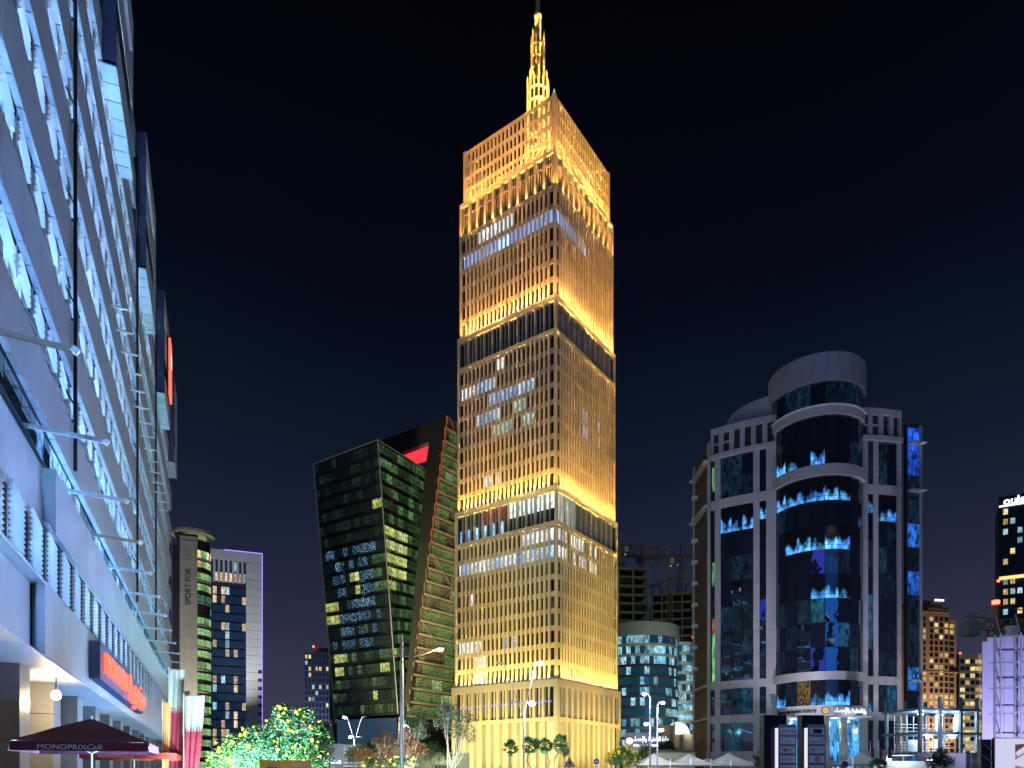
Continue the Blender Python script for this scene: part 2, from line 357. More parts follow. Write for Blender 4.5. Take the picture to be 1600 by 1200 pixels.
def floors(sec, inset, z0, z1, nfl):
    cw = .9; n = 22; bay = (W-2*inset-2*cw)/n; h = (z1-z0)/nfl
    for face in 'LR':
        dd = 0. if face == 'L' else .15      # the flank's window reveals are shallower
        fb('corner_pier', face, cream, inset if face == 'L' else inset+.55, inset+.55 if face == 'L' else inset+cw-.27, inset+.002, inset+.55, z0, z1) if face == 'R' else fb('corner_pier', face, cream, inset, inset+cw-.27, inset, inset+.55, z0, z1)
        fb('corner_pier', face, cream, W-inset-cw+.27, W-inset, inset, inset+.55, z0, z1)
        for k in range(n+1):
            s = inset+cw+k*bay
            if 0 < k < n: fb('pier', face, cream, s-.27, s+.27, inset, inset+.54, z0, z1)
        for f in range(nfl+1):
            za = max(z0, z0+f*h-.62); zb = min(z1, z0+f*h+.58)
            fb('spandrel', face, cream2, inset+cw-.27, W-inset-cw+.27, inset+.27-dd*.6, inset+.52-dd, za+.001, zb-.001)
        for f in range(nfl):
            for k in range(n):
                s = inset+cw+k*bay; m = litmap(sec, nfl-f, k, face)
                # row numbers in litmap count from the top of each section
                panes.append((0 if m else (1 if face == 'L' else 2), z0+f*h, fbt(face, m or darkglass, s+.25, s+bay-.25, inset+.46-dd, inset+.52-dd, z0+f*h+.5, z0+(f+1)*h-.55)))
    bx('core', tower, coredark, inset+.54, W-inset-.02, inset+.54, W-inset-.02, z0, z1)
def tallband(sec, inset, z0, z1, sill=.9, head=1.0):
    cw = .9; n = 11; bay = (W-2*inset-2*cw)/n
    for face in 'LR':
        fb('corner_pier', face, cream, inset if face == 'L' else inset+.55, inset+cw-.2, inset+(.002 if face == 'R' else 0), inset+.55, z0, z1)
        fb('corner_pier', face, cream, W-inset-cw+.2, W-inset, inset, inset+.55, z0, z1)
        for k in range(n+1):
            s = inset+cw+k*bay
            if 0 < k < n: fb('pier', face, cream, s-.22, s+.22, inset+.02, inset+.9, z0+sill, z1-head)
            if k < n: fb('mullion', face, cream2, s+bay/2-.12, s+bay/2+.12, inset+.3, inset+.9, z0+sill, z1-head)
            if k < n:
                L = 10-k
                for q in (0, 1):
                    a, b = s+.2+q*(bay/2-.05), s+bay/2-.1+q*(bay/2-.1)
                    m = darkglass
                    if sec == 'band_low' and face == 'L':
                        m = w_red if 3 <= L <= 5 else (w_white if L >= 6 else bronzeglass)
                        fb('band_window', face, m, a, b, inset+.82, inset+.88, z0+sill+3.4, z1-head)
                        fb('band_window', face, w_blue if L <= 5 and q else darkglass, a, b, inset+.82, inset+.88, z0+sill, z0+sill+3.3)
                        continue
                    if sec == 'band_low' and k < 3: m = w_white
                    fb('band_window', face, m, a, b, inset+.82, inset+.88, z0+sill, z1-head)
        fb('spandrel', face, cream, inset+cw-.2, W-inset-cw+.2, inset+.005, inset+.9, z0, z0+sill)
        fb('spandrel', face, cream, inset+cw-.2, W-inset-cw+.2, inset+.005, inset+.9, z1-head, z1)
    bx('core', tower, coredark, inset+.9, W-inset-.02, inset+.9, W-inset-.02, z0+.01, z1-.01)
def ledge(inset, z, t=.35):
    bx('ledge', tower, cream, inset-.03, W-inset+.03, inset-.03, W-inset+.03, z-t, z)
# podium: lit colonnade, slit windows, cap
lobby = lit('lobby_glass', (1, .76, .22), (1, .82, .30), 1.7, nscale=2.2, contrast=.5, sample=True)
led_glass = glass('podium_slit_glass', (.02, .02, .02))
transom = M('green_glass_transom', (.25, .35, .2), .3)
pi0 = -.6; cw = 1.4; n = 11; bay = (W-2*pi0-2*cw)/n
bx('core', tower, cream2, pi0+2.4, W-pi0-.02, pi0+2.4, W-pi0-.02, .0, 15.2)
for face in 'LR':
    fb('corner_pier', face, cream, pi0 if face == 'L' else pi0+.9, pi0+cw-.3, pi0+(.002 if face == 'R' else 0), pi0+.9, 0, 24.4)
    fb('corner_pier', face, cream, W-pi0-cw+.3, W-pi0, pi0, pi0+.9, 0, 24.4)
    for k in range(n+1):
        s = pi0+cw+k*bay
        if 0 < k < n:
            fb('column', face, cream, s-.55, s+.55, pi0+.03, pi0+1.5, 0, 15.1)
            fb('pier', face, cream, s-.42, s+.42, pi0+.02, pi0+.9, 15.9, 23.2)
        if k < n:
            fb('lobby_window', face, lobby, s+.5, s+bay-.5, pi0+1.55, pi0+1.62, .5, 14.9)
            for zt in (3.4, 6.6, 9.8, 13): fb('transom', face, transom, s+.5, s+bay-.5, pi0+1.49, pi0+1.545, zt-.05, zt+.05)
            fb('mullion', face, transom, s+bay/2-.03, s+bay/2+.03, pi0+1.48, pi0+1.54, .5, 14.9)
            fb('mullion', face, cream, s+bay/2-.22, s+bay/2+.22, pi0+.45, pi0+.88, 15.9, 23.2)
            for a, b in ((s+.45, s+bay/2-.2), (s+bay/2+.2, s+bay-.45)): fb('slit_window', face, led_glass, a, b, pi0+.8, pi0+.86, 16.0, 23.1)
            if face == 'L': [fb('led_lamp', face, blue_led, s+bay*q-.1, s+bay*q+.1, pi0+.68, pi0+.78, 19.5, 19.75) for q in (.34, .80)]
    fb('spandrel', face, cream, pi0+cw-.3, W-pi0-cw+.3, pi0+.006, pi0+1.5, 15.0, 15.95)
    fb('spandrel', face, cream, pi0+cw-.3, W-pi0-cw+.3, pi0+.006, pi0+.9, 23.1, 24.4)
bx('core', tower, coredark, pi0+.9, W-pi0-.02, pi0+.9, W-pi0-.02, 15.9, 24.3)
ledge(pi0, 24.8, .4)
floors('A', 0, 24.8, 61.0, 9); tallband('band_low', 0, 61.0, 69.75); ledge(0, 70.1)
floors('B', .45, 70.1, 106.4, 9); tallband('band_high', .45, 106.4, 114.85); ledge(.45, 115.2)
floors('C', .85, 115.2, 141.0, 6)
many('window', tower, [p[2] for p in sorted(panes, key=lambda p: (p[0], p[1]))], 295)
# framed double-height windows under the crown
c0, cw, n = .85, .7, 11; bay = (W-2*c0-2*cw)/n
for face in 'LR':
    for a, b in ((c0 if face == 'L' else c0+.6, c0+cw), (W-c0-cw, W-c0)): fb('corner_pier', face, cream, a, b, c0+(.002 if face == 'R' and a < 5 else 0), c0+.6, 141.3, 149.6)
    for k in range(n+1):
        s = c0+cw+k*bay
        if 0 < k < n: fb('pier', face, cream, s-.3, s+.3, c0-.04, c0+.7, 141.3, 149.6)
        if k < n:
            for q in (.55, bay-.55): fb('window_frame', face, cream, s+q-.14, s+q+.14, c0+.18, c0+.7, 141.6, 148.9)
            fb('mullion', face, cream2, s+bay/2-.07, s+bay/2+.07, c0+.3, c0+.66, 141.6, 148.7)
            fb('transom', face, cream2, s+.6, s+bay-.6, c0+.32, c0+.64, 146.7, 146.95)
            fb('framed_window', face, bronzeglass, s+.3, s+bay-.3, c0+.60, c0+.66, 141.6, 149.2)
    fb('spandrel', face, cream, c0+cw, W-c0-cw, c0+.004, c0+.7, 141.0, 141.6)
    fb('spandrel', face, cream, c0+cw, W-c0-cw, c0+.004, c0+.7, 149.0, 149.6)
bx('core', tower, coredark, c0+.7, W-c0-.02, c0+.7, W-c0-.02, 141.0, 149.6); ledge(c0, 149.9, .3)
# open screen round the roof
i0 = 1.55; n = 22; bay = (W-2*i0-1.4)/n
for x, y in ((i0, i0), (i0, W-i0-.75), (W-i0-.75, i0), (W-i0-.75, W-i0-.75)): bx('corner_pier', tower, cream, x, x+.75, y, y+.75, 149.9, 163.8)
for face in 'LR':
    for k in range(n):
        s = i0+.7+(k+.5)*bay; fb('screen_post', face, cream, s-.27, s+.27, i0+.06, i0+.5, 149.9, 163.5)
    for zz, t in ((150.4, 1.0), (153.4, .85), (156.6, .85), (159.8, .85), (163.1, .8)): fb('screen_rail', face, cream, i0+.75, W-i0-.75, i0+.10, i0+.46, zz-t/2, zz+t/2)
rs = MB()
for k in range(n):
    s = i0+.7+(k+.5)*bay
    rs.box(W-i0-.5, W-i0-.06, s-.2, s+.2, 149.9, 163.5); rs.box(s-.2, s+.2, W-i0-.5, W-i0-.06, 149.9, 163.5)
for zz in (150.4, 153.4, 156.6, 159.8, 163.1):
    rs.box(W-i0-.46, W-i0-.1, i0+.75, W-i0-.75, zz-.25, zz+.25); rs.box(i0+.75, W-i0-.75, W-i0-.46, W-i0-.1, zz-.25, zz+.25)
rs.build('rear_screen', cream, tower)
bx('roof_deck', tower, cream2, i0+.6, W-i0-.6, i0+.6, W-i0-.6, 149.9, 150.2)
bx('roof_house', tower, cream2, 7, 23, 7, 23, 150.2, 157.5)
fin = MB(); fin.v = [(i0+.1, i0+.1, 163.8), (i0+.65, i0+.1, 163.8), (i0+.65, i0+.65, 163.8), (i0+.1, i0+.65, 163.8), (i0+.375, i0+.375, 165.2)]; fin.f = [(0, 1, 4), (1, 2, 4), (2, 3, 4), (3, 0, 4)]; fin.m = [0]*4
fin.build('corner_finial', emit('corner_lamp', (.6, .9, .7), .8), tower)
# gilded spire of clustered tubes
gilt = M('gilded_metal', (.72, .58, .30), .5, .15, var=.2, scale=1.5); giltd = M('bronze_core', (.30, .20, .08), .6, .2, var=.2)
sp = ob('spire', None, tower, (15.5, 15.5, 148.8))
def tier(z0, z1, rc, rr_, n, tr, seed):
    g = random.Random(seed); m = MB(); m.tube([(0, 0, z0), (0, 0, z1-3.2), (0, 0, z1-2.4)], [rc, rc, rc*.6], 16); m.build('spire_core', giltd, sp)
    for k in range(n):
        a = 2*pi*(k+.5)/n; zt = z1-(k % 2)*1.5-g.uniform(0, .5); m = MB(); x, y = rr_*cos(a), rr_*sin(a); m.tube([(x, y, z0), (x, y, zt-1.0), (x, y, zt)], [tr, tr, tr*.25], 8); m.build('spire_rib', gilt, sp)
    z = z0+2
    while z < z1-3: m = MB(); m.arc(0, 0, rc-.05, rr_+tr*.4, -pi, pi, z, z+.35, 20); m.build('spire_ring', gilt, sp); z += 3.1
tier(0, 38.6, 2.35, 2.75, 14, .26, 1); tier(34, 50.4, 1.35, 1.68, 10, .20, 3); tier(46, 53.4, .62, .82, 6, .15, 5)
m = MB(); m.tube([(0, 0, 48), (0, 0, 53.5), (0, 0, 62), (0, 0, 84)], [.62, .62, .5, .12], 10); m.build('mast', gilt, sp)
m = MB(); m.tube([(0, 0, 52.9), (0, 0, 53.4), (0, 0, 54.0), (0, 0, 54.5)], [.7, 1.0, 1.0, .6], 12); m.build('mast_collar', gilt, sp)
spl = bpy.data.lights.new('spire_uplight', 'SPOT'); spl.color = (1, .60, .17); spl.spot_size = R(64); spl.spot_blend = 1; spl.shadow_soft_size = .2; spl.energy = 1; falloff(spl, 1500, 5200, 420)
for dx, dy in ((-5.5, 0), (0, -5.5), (-4, -4), (5.5, 0), (0, 5.5)):
    pane('uplight', tower, fixture, (15.5+dx, 15.5+dy, 157.7), 0, (.5, .5, .4)); lamp('SPOT', 'spire_beam', tower, (15.5+dx, 15.5+dy, 158.2), 0, None, data=spl, aim=(15.5, 15.5, 190))
for z, r, n in ((187.6, 2.2, 5), (199.0, 1.3, 4)):  # tier-top uplights added to brighten the upper spire
    for k in range(n): a = 2*pi*k/n; pane('uplight', tower, fixture, (15.5+r*cos(a), 15.5+r*sin(a), z-.2), 0, (.2, .2, .2)); lamp('SPOT', 'spire_beam', tower, (15.5+r*cos(a), 15.5+r*sin(a), z), 620 if z < 190 else 2200, (1, .62, .18), .1, aim=(15.5, 15.5, z+14), angle=70, blend=1)
uplights(0, 24.8, UP[0]); uplights(.45, 70.1, UP[1]); uplights(.85, 115.2, UP[2])
uplights(.85, 141.3, UP[3], dist=.22, n=11, cw=.7); uplights(1.55, 149.9, UP[4], dist=.35)
for s in range(6, 28, 5):                                  # inside the roof screen
    for p in ((3.2, s), (s, 3.2)):
        pane('uplight', tower, fixture, (p[0], p[1], 150.3), 0, (.3, .3, .2)); lamp('POINT', 'roof_lamp', tower, (p[0], p[1], 151.0), 260, (1, .55, .17), .2)
# low floodlights in the forecourt wash the podium and lower shaft
floodm = M('floodlight_housing', (.12, .12, .13), .4, .4)
def floodlight(pos, target, energy, col, angle, label, size=.25):
    t = thing('floodlight', label, 'floodlight', pos); d = (Vector(target)-Vector(pos)).normalized()
    bar('stand', t, floodm, (0, 0, 0), (0, 0, .35), .08); a = Vector((0, 0, .55)); bar('housing', t, floodm, a-d*.18, a+d*.1, .5, .36); bar('lens', t, bulb_warm, a+d*.10, a+d*.12, .44, .3)
    lamp('SPOT', 'flood_beam', t, a+d*.35, energy, col, size, aim=Vector(target)-Vector(pos), angle=angle, blend=.9); return t
def tw(x, y, z=0): return tower.matrix_basis @ Vector((x, y, z))
for i, s in enumerate((3, 12, 21, 29)):
    floodlight(tw(-14, s), tw(0, s, 15), 17000, (1, .76, .22), 110, 'low ground floodlight aimed up at the broad front of the gold tower', .4)['group'] = 'forecourt floodlights before the broad front'
    floodlight(tw(s, -14), tw(s, 0, 17), 18000, (1, .66, .17), 92, 'low ground floodlight aimed up at the narrow flank of the gold tower', .4)['group'] = 'forecourt floodlights before the flank'
# ------------------------------------------------------------------ the department store on the left
store = thing('department_store', 'silver panelled department store with blue lit soffits and a row of wall arms', 'building', (-6.9, 0, 0), math.atan2(.9247, -.3808))
alu = M('aluminium_panel', (.46, .46, .50), .45, .35, var=.10, scale=.8, stretch=(1, 1, .12), bump=.25, bscale=1.2, rvar=.05)
alu_b = M('aluminium_soffit', (.52, .56, .60), .42, .25, var=.10, scale=1.2, rvar=.10)
slatm = M('louvre_aluminium', (.55, .58, .62), .45, .3, var=.1, rvar=.08)
jointm = M('dark_joint', (.02, .02, .022), .7)
store_glass = glass('store_window_glass', (.02, .03, .04), tilt=.05)
w_store = lit('store_window_lit', (.16, .45, 1), (.40, .75, 1), .9, contrast=1.3, fittings=.8)
stone = M('grey_granite', (.13, .135, .145), .45, var=.2, scale=4, rvar=.08)
SEG0, SEG1 = 6.0, 107.0
def spx(s, out, z):                          # where a point on the store shows in the picture (only to rank pieces by size)
    p = store.matrix_basis @ Vector((s, -out, z))
    return (CX+F*p.x/p.y, HY-F*(p.z-ZC)/p.y, p.y) if p.y > 1 else (-9999, 0, 1)
def rank(it):
    x, y, Y = spx((it[1]+it[2])/2, 0, (it[5]+it[6])/2)
    return Y+(0 if -60 < x < 1600 and -60 < y < 1200 else 500)
store.rotation_euler[2]; bpy.context.view_layer.update()
sp_panels, soff, wins, fasc = [], [], [], []
BAYS = [(44.6, 53.2), (62.5, 71.9), (82.8, 91.7), (101.0, 106.5)]
def bay_at(s): return any(a <= s < b for a, b in BAYS)
levels = [(11.9, 14.6, 15.8)]+[(b, b+2.35, b+4.6) for b in (15.8, 20.45, 25.1, 29.75, 34.4, 38.95)]+[(43.5, 45.9, 48.1), (48.1, 50.5, 52.4)]
for li_, (zb, zt, zn) in enumerate(levels):
    s = SEG0
    while s < SEG1:                           # spandrel panels
        e_ = min(s+2.6, SEG1); near = s < 30 and li_ == 0
        off = .48 if near else (-.72 if zb > 43 and bay_at(s+1.3) else 0.)
        sp_panels.append((alu, s+.02, e_-.02, off, off+.06, zb, zt)); s = e_
    s = SEG0
    while s < SEG1:                           # soffit panels under each spandrel
        e_ = min(s+1.3, SEG1); off = .48 if (s < 30 and li_ == 0) else 0.
        if not (zb > 43 and zb < 44 and bay_at(s+.6)): soff.append((alu_b, s+.03, e_-.03, off+.07, off+.24, zb+.03, zb+.08))
        s = e_
    s = SEG0                                  # glass behind
    while s < SEG1:
        e_ = min(s+1.15, SEG1); r = random.random()
        wins.append((w_store if r < .33 else store_glass, s+.03, e_-.03, .30, .34, zt+.03, zn-.02)); s = e_
    bx('soffit_backing', store, jointm, SEG0, SEG1, .07 if li_ else .55, .6, zb+.14, zb+.2); bx('sill_backing', store, jointm, SEG0, SEG1, .07 if li_ else .55, .6, zt-.2, zt-.03)
many('spandrel_panel', store, sp_panels, 295, rank); many('soffit_panel', store, soff, 295, rank); many('window', store, wins, 295, rank)
bx('core', store, jointm, SEG0, SEG1, .62, 26, 6.7, 54.3)
bx('parapet', store, alu, SEG0, SEG1, .05, .5, 52.4, 54.5)
# projecting upper bays: glazed return wall towards the street, tiled soffit beneath
retm = glass('bay_return_glass', (.05, .055, .13), .25, wav=.05, tilt=.03)
for a, b in BAYS:
    for k in range(5):
        z0 = 43.6+k*2.2; bx('return_panel', store, retm, a-.06, a-.02, -.72, 0., z0+.03, min(z0+2.17, 54.5))
    bx('bay_wall', store, jointm, a, b, -.5, .3, 43.7, 54.3); bx('bay_end', store, alu, b-.05, b, -.72, .2, 43.6, 54.5)
    bx('bay_parapet', store, alu, a, b, -.715, -.5, 52.4, 54.6)
    s = a
    while s < b-.2: bx('soffit_panel', store, alu_b, s+.02, min(s+1.25, b)-.02, -.70, .58, 43.42, 43.5); s += 1.25
# LED strips tucked on the window sills light the soffits and louvres above them
leds = [emit('sill_led_blue', (.05, .34, 1), 40, sample=True), emit('sill_led_sky', (.05, .38, .80), 22, sample=True), emit('sill_led_teal', (.05, .42, .42), 16, sample=True)]
for li_, (zb, zt, zn) in enumerate(levels[:7]):
    s = 14.0 if li_ else 33.0
    while s < SEG1-4: bx('led_strip', store, leds[0 if s < 46+li_*0 else (1 if s < 68 else 2)], s, s+6.2, .08, .13, zt+.0, zt+.04); s += 6.4
# louvre banks: slats in stepped modules
def bank(name, Lm, H, pitch, sd=.16, tilt=-24):
    mb = MB(); k = int(H/pitch); T = Matrix.Rotation(R(tilt), 4, 'X')
    for i in range(k): mb.box(-Lm/2, Lm/2, -sd/2, sd/2, -.012, .012, 0, Matrix.Translation((0, 0, (i+.5)*pitch)) @ T)
    for q in (-Lm/2+.08, Lm/2-.08): mb.box(q-.02, q+.02, .06, .1, 0, H)
    return mb.mesh(name, slatm)
bankA = bank('louvre_bank', 2.0, 1.15, .23, .13); bankB = bank('louvre_screen', 2.62, 2.44, .2, .16, -28)
lst = []
for zb, zt, zn in levels[1:7]:
    s = SEG0+1.1
    while s < SEG1-1.2: lst.append((rank((0, s, s, 0, 0, zn-1.3, zn)), bankA, s, .20, zn-1.18)); s += 2.3
lst.sort(key=lambda q: q[0])
for q in lst[:290]: ob('louvre_bank', q[1], store, (q[2], q[3], q[4]), (0, 0, R(3.5)))
mb = MB()
for q in lst[290:]: mb.box(q[2]-1.1, q[2]+1.1, q[3]-.03, q[3]+.03, q[4], q[4]+1.3)
if mb.v: stuff(mb.build('far_louvre_bank', slatm, store))
s = SEG0+1.4
while s < SEG1-1.4: ob('louvre_screen', bankB, store, (s, .24, 9.42), (0, 0, R(4))); s += 2.8
bx('louvre_backing', store, jointm, SEG0, SEG1, .5, .55, 9.3, 11.95); bx('sill', store, alu, SEG0, SEG1, -.02, .5, 9.3, 9.4)
s = SEG0
while s < SEG1:                                # fascia panels over the arcade
    off = .48 if s < 30 else 0.; bx('fascia_panel', store, alu, s+.012, s+1.588, off, off+.3, 6.52, 9.3); s += 1.6
bx('return_panel', store, alu, 30.35, 30.4, 0.02, .5, 6.52, 9.3); bx('return_panel', store, alu, 32.0, 32.05, .02, .5, 11.9, 14.6)
s = SEG0
while s < SEG1: bx('arcade_soffit_panel', store, alu_b, s+.01, s+2.59, -.0+.02, 4.6, 6.42, 6.5); s += 2.6
# rainwater pipes
for s in (35.4, 61.8, 79.5):
    p = ob('rainwater_pipe', None, store, (s, -.14, 0)); m = MB(); m.tube([(0, 0, 15.9), (0, 0, 52)], .085, 8); m.build('pipe', black, p)
    for z in (18.2, 22.9, 27.5, 32.1, 36.8, 41.3): bar('bracket', p, black, (0, 0, z), (0, .5, z), .12); bar('bracket_tie', p, black, (0, .05, z+.8), (-.7, .55, z+1.6), .05)
# wall arms with floodlight heads
armm = M('weathered_arm', (.55, .56, .58), .5, .2, var=.45, scale=6, rvar=.2)
rusty = M('rusty_arm', (.30, .22, .15), .7, 0, var=.5, scale=7)
head = emit('arm_lamp_glass', (.45, .66, 1), 2.2)
al = bpy.data.lights.new('arm_lamp', 'POINT'); al.energy = 1; al.color = (.26, .46, 1.0); al.shadow_soft_size = .12; falloff(al, 60, 6, 0)
al2 = bpy.data.lights.new('arm_lamp_teal', 'POINT'); al2.energy = 1; al2.color = (.20, .62, .72); al2.shadow_soft_size = .12; falloff(al2, 50, 6, 0)
def arm(s, z, L, k, data):
    a = ob('wall_arm', None, store, (s, 0, z)); mt = rusty if k in (0, 3) else armm
    bar('beam', a, mt, (0, .3, .08), (0, -L, -.06), .10, .16); bar('lamp_head', a, whitepaint, (0, -L+.02, -.02), (0, -L-.14, -.12), .14, .2)
    bar('lens', a, head, (0, -L-.02, -.135), (0, -L-.1, -.165), .1, .06)
    lamp('POINT', 'arm_light', store, (s, -L-.15, z+.45), 0, None, data=data)
for k in range(13): arm(22.5+6.38*k, 14.85, 2.2, k, al if k < 6 else al2)
for k in range(15): None
for k in range(15):
    a = ob('wall_arm', None, store, (48.+2.6*k, 0, 31.3)); bar('beam', a, whitepaint, (0, .3, .04), (0, -1.0, -.03), .08, .1)
# arcade: granite piers, shopfront, lamps
for k in range(16):
    s = 20.2+6.38*k
    p = ob('arcade_pier', None, store, (s, 1.3, 0))
    for i in range(4): bx('granite_block', p, stone, -.85, .85, 0, 1.1, i*1.62+.01, i*1.62+1.6)
shop = lit('shop_window', (1, .82, .55), (.75, .88, 1), .55, nscale=4, contrast=1.1, fittings=1.2, shape='grid')
poster = emit('lit_poster', (.95, .25, .14), .55); shopw = M('shop_wall', (.62, .58, .52), .6)
bx('shop_wall', store, shopw, SEG0, SEG1, 4.6, 4.9, 0, 6.5)
for k in range(28): bx('shop_window', store, shop, 19.0+3.19*k, 19.0+3.19*k+2.5, 4.5, 4.58, .4, 4.6)
for s in (22.7, 24.6, 29.0, 31.0, 38): bx('poster', store, poster, s, s+.55, 4.3, 4.36, 2.2, 5.6)
for s, y in ((33.9, 1.6), (36.4, .8), (24.2, 2.4), (46., 1.6), (58, 1.6)):
    a = ob('ceiling_lamp', None, store, (s, y, 6.42)); bar('stem', a, black, (0, 0, 0), (0, 0, -.7), .05)
    m = MB(); m.tube([(0, 0, -.62), (0, 0, -.75), (0, 0, -.95), (0, 0, -1.05)], [.1, .2, .2, .08], 10); m.build('globe', bulb_warm, a)
    lamp('POINT', 'arcade_light', store, (s, y, 5.15), 500 if s < 40 else 250, (1, .72, .40), .2)
# illuminated sign
signblue = M('sign_board_blue', (.03, .05, .13), .4); neon = emit('red_sign_face', (1, .10, .05), 2.4, sample=True); neon2 = emit('red_sign_flank', (.8, .02, .01), .5)
sg = ob('shop_sign', None, store, (40.0, -.02, 6.9))
bx('sign_board', sg, signblue, 0, 22.2, -.5, 0, .0, 2.0)
text('sign_letters', 'MONOPRIX', 1.55, neon, sg, (.9, -.62, .48), ext=.1, sxy=(1.14, 1))
lf = MB(); pts = [(0, 0), (.22, .25), (.40, .75), (.42, 1.25), (.22, 1.65), (-.05, 1.75), (-.32, 1.6), (-.45, 1.2), (-.42, .7), (-.2, .5), (-.08, .2)]
lf.quad([(x, -.1, z) for x, z in pts]); lf.quad([(x, .1, z) for x, z in reversed(pts)])
for i in range(len(pts)): a, b = pts[i], pts[(i+1) % len(pts)]; lf.quad([(a[0], .1, a[1]), (b[0], .1, b[1]), (b[0], -.1, b[1]), (a[0], -.1, a[1])])
lf.build('sign_leaf', neon, sg, (11.6, -.65, .05)); bx('sign_bracket', sg, signblue, 10.3, 10.7, -.5, -.45, -.4, .05); bx('sign_bracket', sg, signblue, 12.4, 12.8, -.5, -.45, -.4, .05)
text('sign_letters', arabic('مونوبري'), 2.3, neon, sg, (13.2, -.62, .55), ext=.1, sxy=(1.25, .9))
rs_ = ob('roof_sign', None, store, (86.6, -.84, 45.6), (0, 0, 0), (.6, 1, .8))
bx('sign_board', rs_, M('roof_sign_dark', (.03, .02, .02), .5), 0, 4.6, -.05, .1, -.4, 8.0); bx('sign_panel', rs_, neon, .2, 4.4, -.25, -.06, 3.6, 7.8); bx('sign_panel', rs_, emit('sign_white', (1, .8, .75), 1.5), 1.4, 3.2, -.30, -.26, 4.4, 6.0); bx('sign_panel', rs_, neon, .2, 4.4, -.25, -.06, -.2, 3.2)

# ------------------------------------------------------------------ cafe parasols, flags
maroon = M('maroon_canvas', (.16, .028, .045), .8, var=.12, scale=3, bump=.2, bscale=5); valm = M('red_canvas', (.42, .05, .045), .75, var=.1)
polem = M('parasol_pole', (.7, .72, .75), .35, .7); txtw = M('printed_white', (.85, .85, .85), .6, var=.02)
txtw_e = txtw
def parasol(cx, cy, half, zr, zp, rz, label, ts):
    t = thing('cafe_parasol', label, 'parasol', (cx, cy, 0), rz, 'cafe parasols'); n = 10; mb = MB()
    for k in range(4):
        T = Matrix.Rotation(k*pi/2, 4, 'Z')
        for j in range(n):
            u0, u1 = -1+2*j/n, -1+2*(j+1)/n
            prof = [(.03, zp), (.25, zp-.22*(zp-zr)), (.5, zp-.47*(zp-zr)), (.75, zp-.76*(zp-zr)), (1, zr)]
            for (a, za), (b, zb) in zip(prof, prof[1:]):
                sag = lambda u, q: -.05*(1-u*u)*q
                mb.quad([T @ Vector(p) for p in ((u0*a*half, -a*half, za+sag(u0, a)), (u0*b*half, -b*half, zb+sag(u0, b)), (u1*b*half, -b*half, zb+sag(u1, b)), (u1*a*half, -a*half, za+sag(u1, a)))])
    mb.build('canopy', maroon, t, smooth=True)
    for k in range(4):
        v = MB(); T = Matrix.Rotation(k*pi/2, 4, 'Z')
        for j in range(n):
            u0, u1 = -1+2*j/n, -1+2*(j+1)/n
            v.quad([T @ Vector(p) for p in ((u0*half, -half-.004, zr-.03), (u0*half, -half-.03-.02*(j % 2), zr-.28), (u1*half, -half-.03-.02*((j+1) % 2), zr-.28), (u1*half, -half-.004, zr-.03))])
        v.build('valance', valm if k == 1 or ts < .17 else maroon, t)
        bar('rib', t, polem, T @ Vector((half*.98, half*.98, zr-.04)), (0, 0, zp-.06), .035)
        bar('strut', t, polem, T @ Vector((half*.5, half*.5, (zr+zp)/2-.1)), (0, 0, zr-.3), .03)
    m = MB(); m.tube([(0, 0, 0), (0, 0, zp+.1)], .04, 8); m.build('pole', polem, t); bx('base', t, black, -.4, .4, -.4, .4, 0, .1)
    text('lettering', 'MONOPRIX', ts, txtw_e, t, (-half*.62, -half-.07, zr-.24), ext=.004, sxy=(1.15, 1)); text('lettering', 'Café', ts*1.1, txtw_e, t, (-half*.62+ts*5.9, -half-.07, zr-.24), ext=.004, shear=.4)
    return t
parasol(-12.25, 20.6, 1.62, 2.70, 3.40, R(22), 'maroon cafe parasol spread below two bright arcade lamps', .19)
parasol(-16.3, 30.5, 1.75, 2.75, 3.15, R(22), 'maroon cafe parasol with a red valance set deeper along the arcade', .16)
fw = M('flag_white', (.28, .30, .36), .8, var=.04); fm = M('flag_maroon', (.22, .012, .05), .8, var=.06); fo = M('flag_orange', (.75, .28, .12), .8, var=.05)
def flag(px, Y, w, ztop, h, label, seed, white=.34, orange=False):
    p = at(px, 1200, Y); t = thing('flag_banner', label, 'flag', (p.x, p.y, 0), R(random.Random(seed).uniform(-12, 12)), 'flags by the store arcade'); m = MB(); m.tube([(0, 0, 0), (0, 0, ztop+.12)], .022, 8); m.build('flagpole', polem, t); bx('base', t, black, -.2, .2, -.2, .2, 0, .06)
    g = random.Random(seed); ph = g.uniform(0, 6); nx, nz = 18, 40; fr = g.uniform(15, 20)
    def P(i, j):
        u, v = i/nx, j/nz; x = .03+u*w*(1-.30*v)-.10*w*v*v; return Vector((x, (.045*sin(u*fr+ph+v*2.5)+.06*sin(u*5+ph*2-v*3))*(.35+v)*w, ztop-v*h-.03*sin(u*pi)))
    zig = lambda i: white*nz+(1.1 if i % 2 else -1.1)
    up, lo = MB(), MB()
    for i in range(nx):
        for j in range(nz):
            a, b = zig(i), zig(i+1)
            for mb, lo_, hi_ in ((up, (0, 0), (a, b)), (lo, (a, b), (nz, nz))):
                ja, jb = max(j, lo_[0]), min(j+1, hi_[0]); ka, kb = max(j, lo_[1]), min(j+1, hi_[1])
                if jb-ja > 0 or kb-ka > 0:
                    ja, jb = min(ja, max(jb, ja)), max(jb, ja); ka, kb = min(ka, max(kb, ka)), max(kb, ka); mb.quad([P(i, ja), P(i, jb), P(i+1, kb), P(i+1, ka)])
    up.build('white_cloth', fo if orange else fw, t, smooth=True); lo.build('coloured_cloth', fo if orange else fm, t, smooth=True); return t
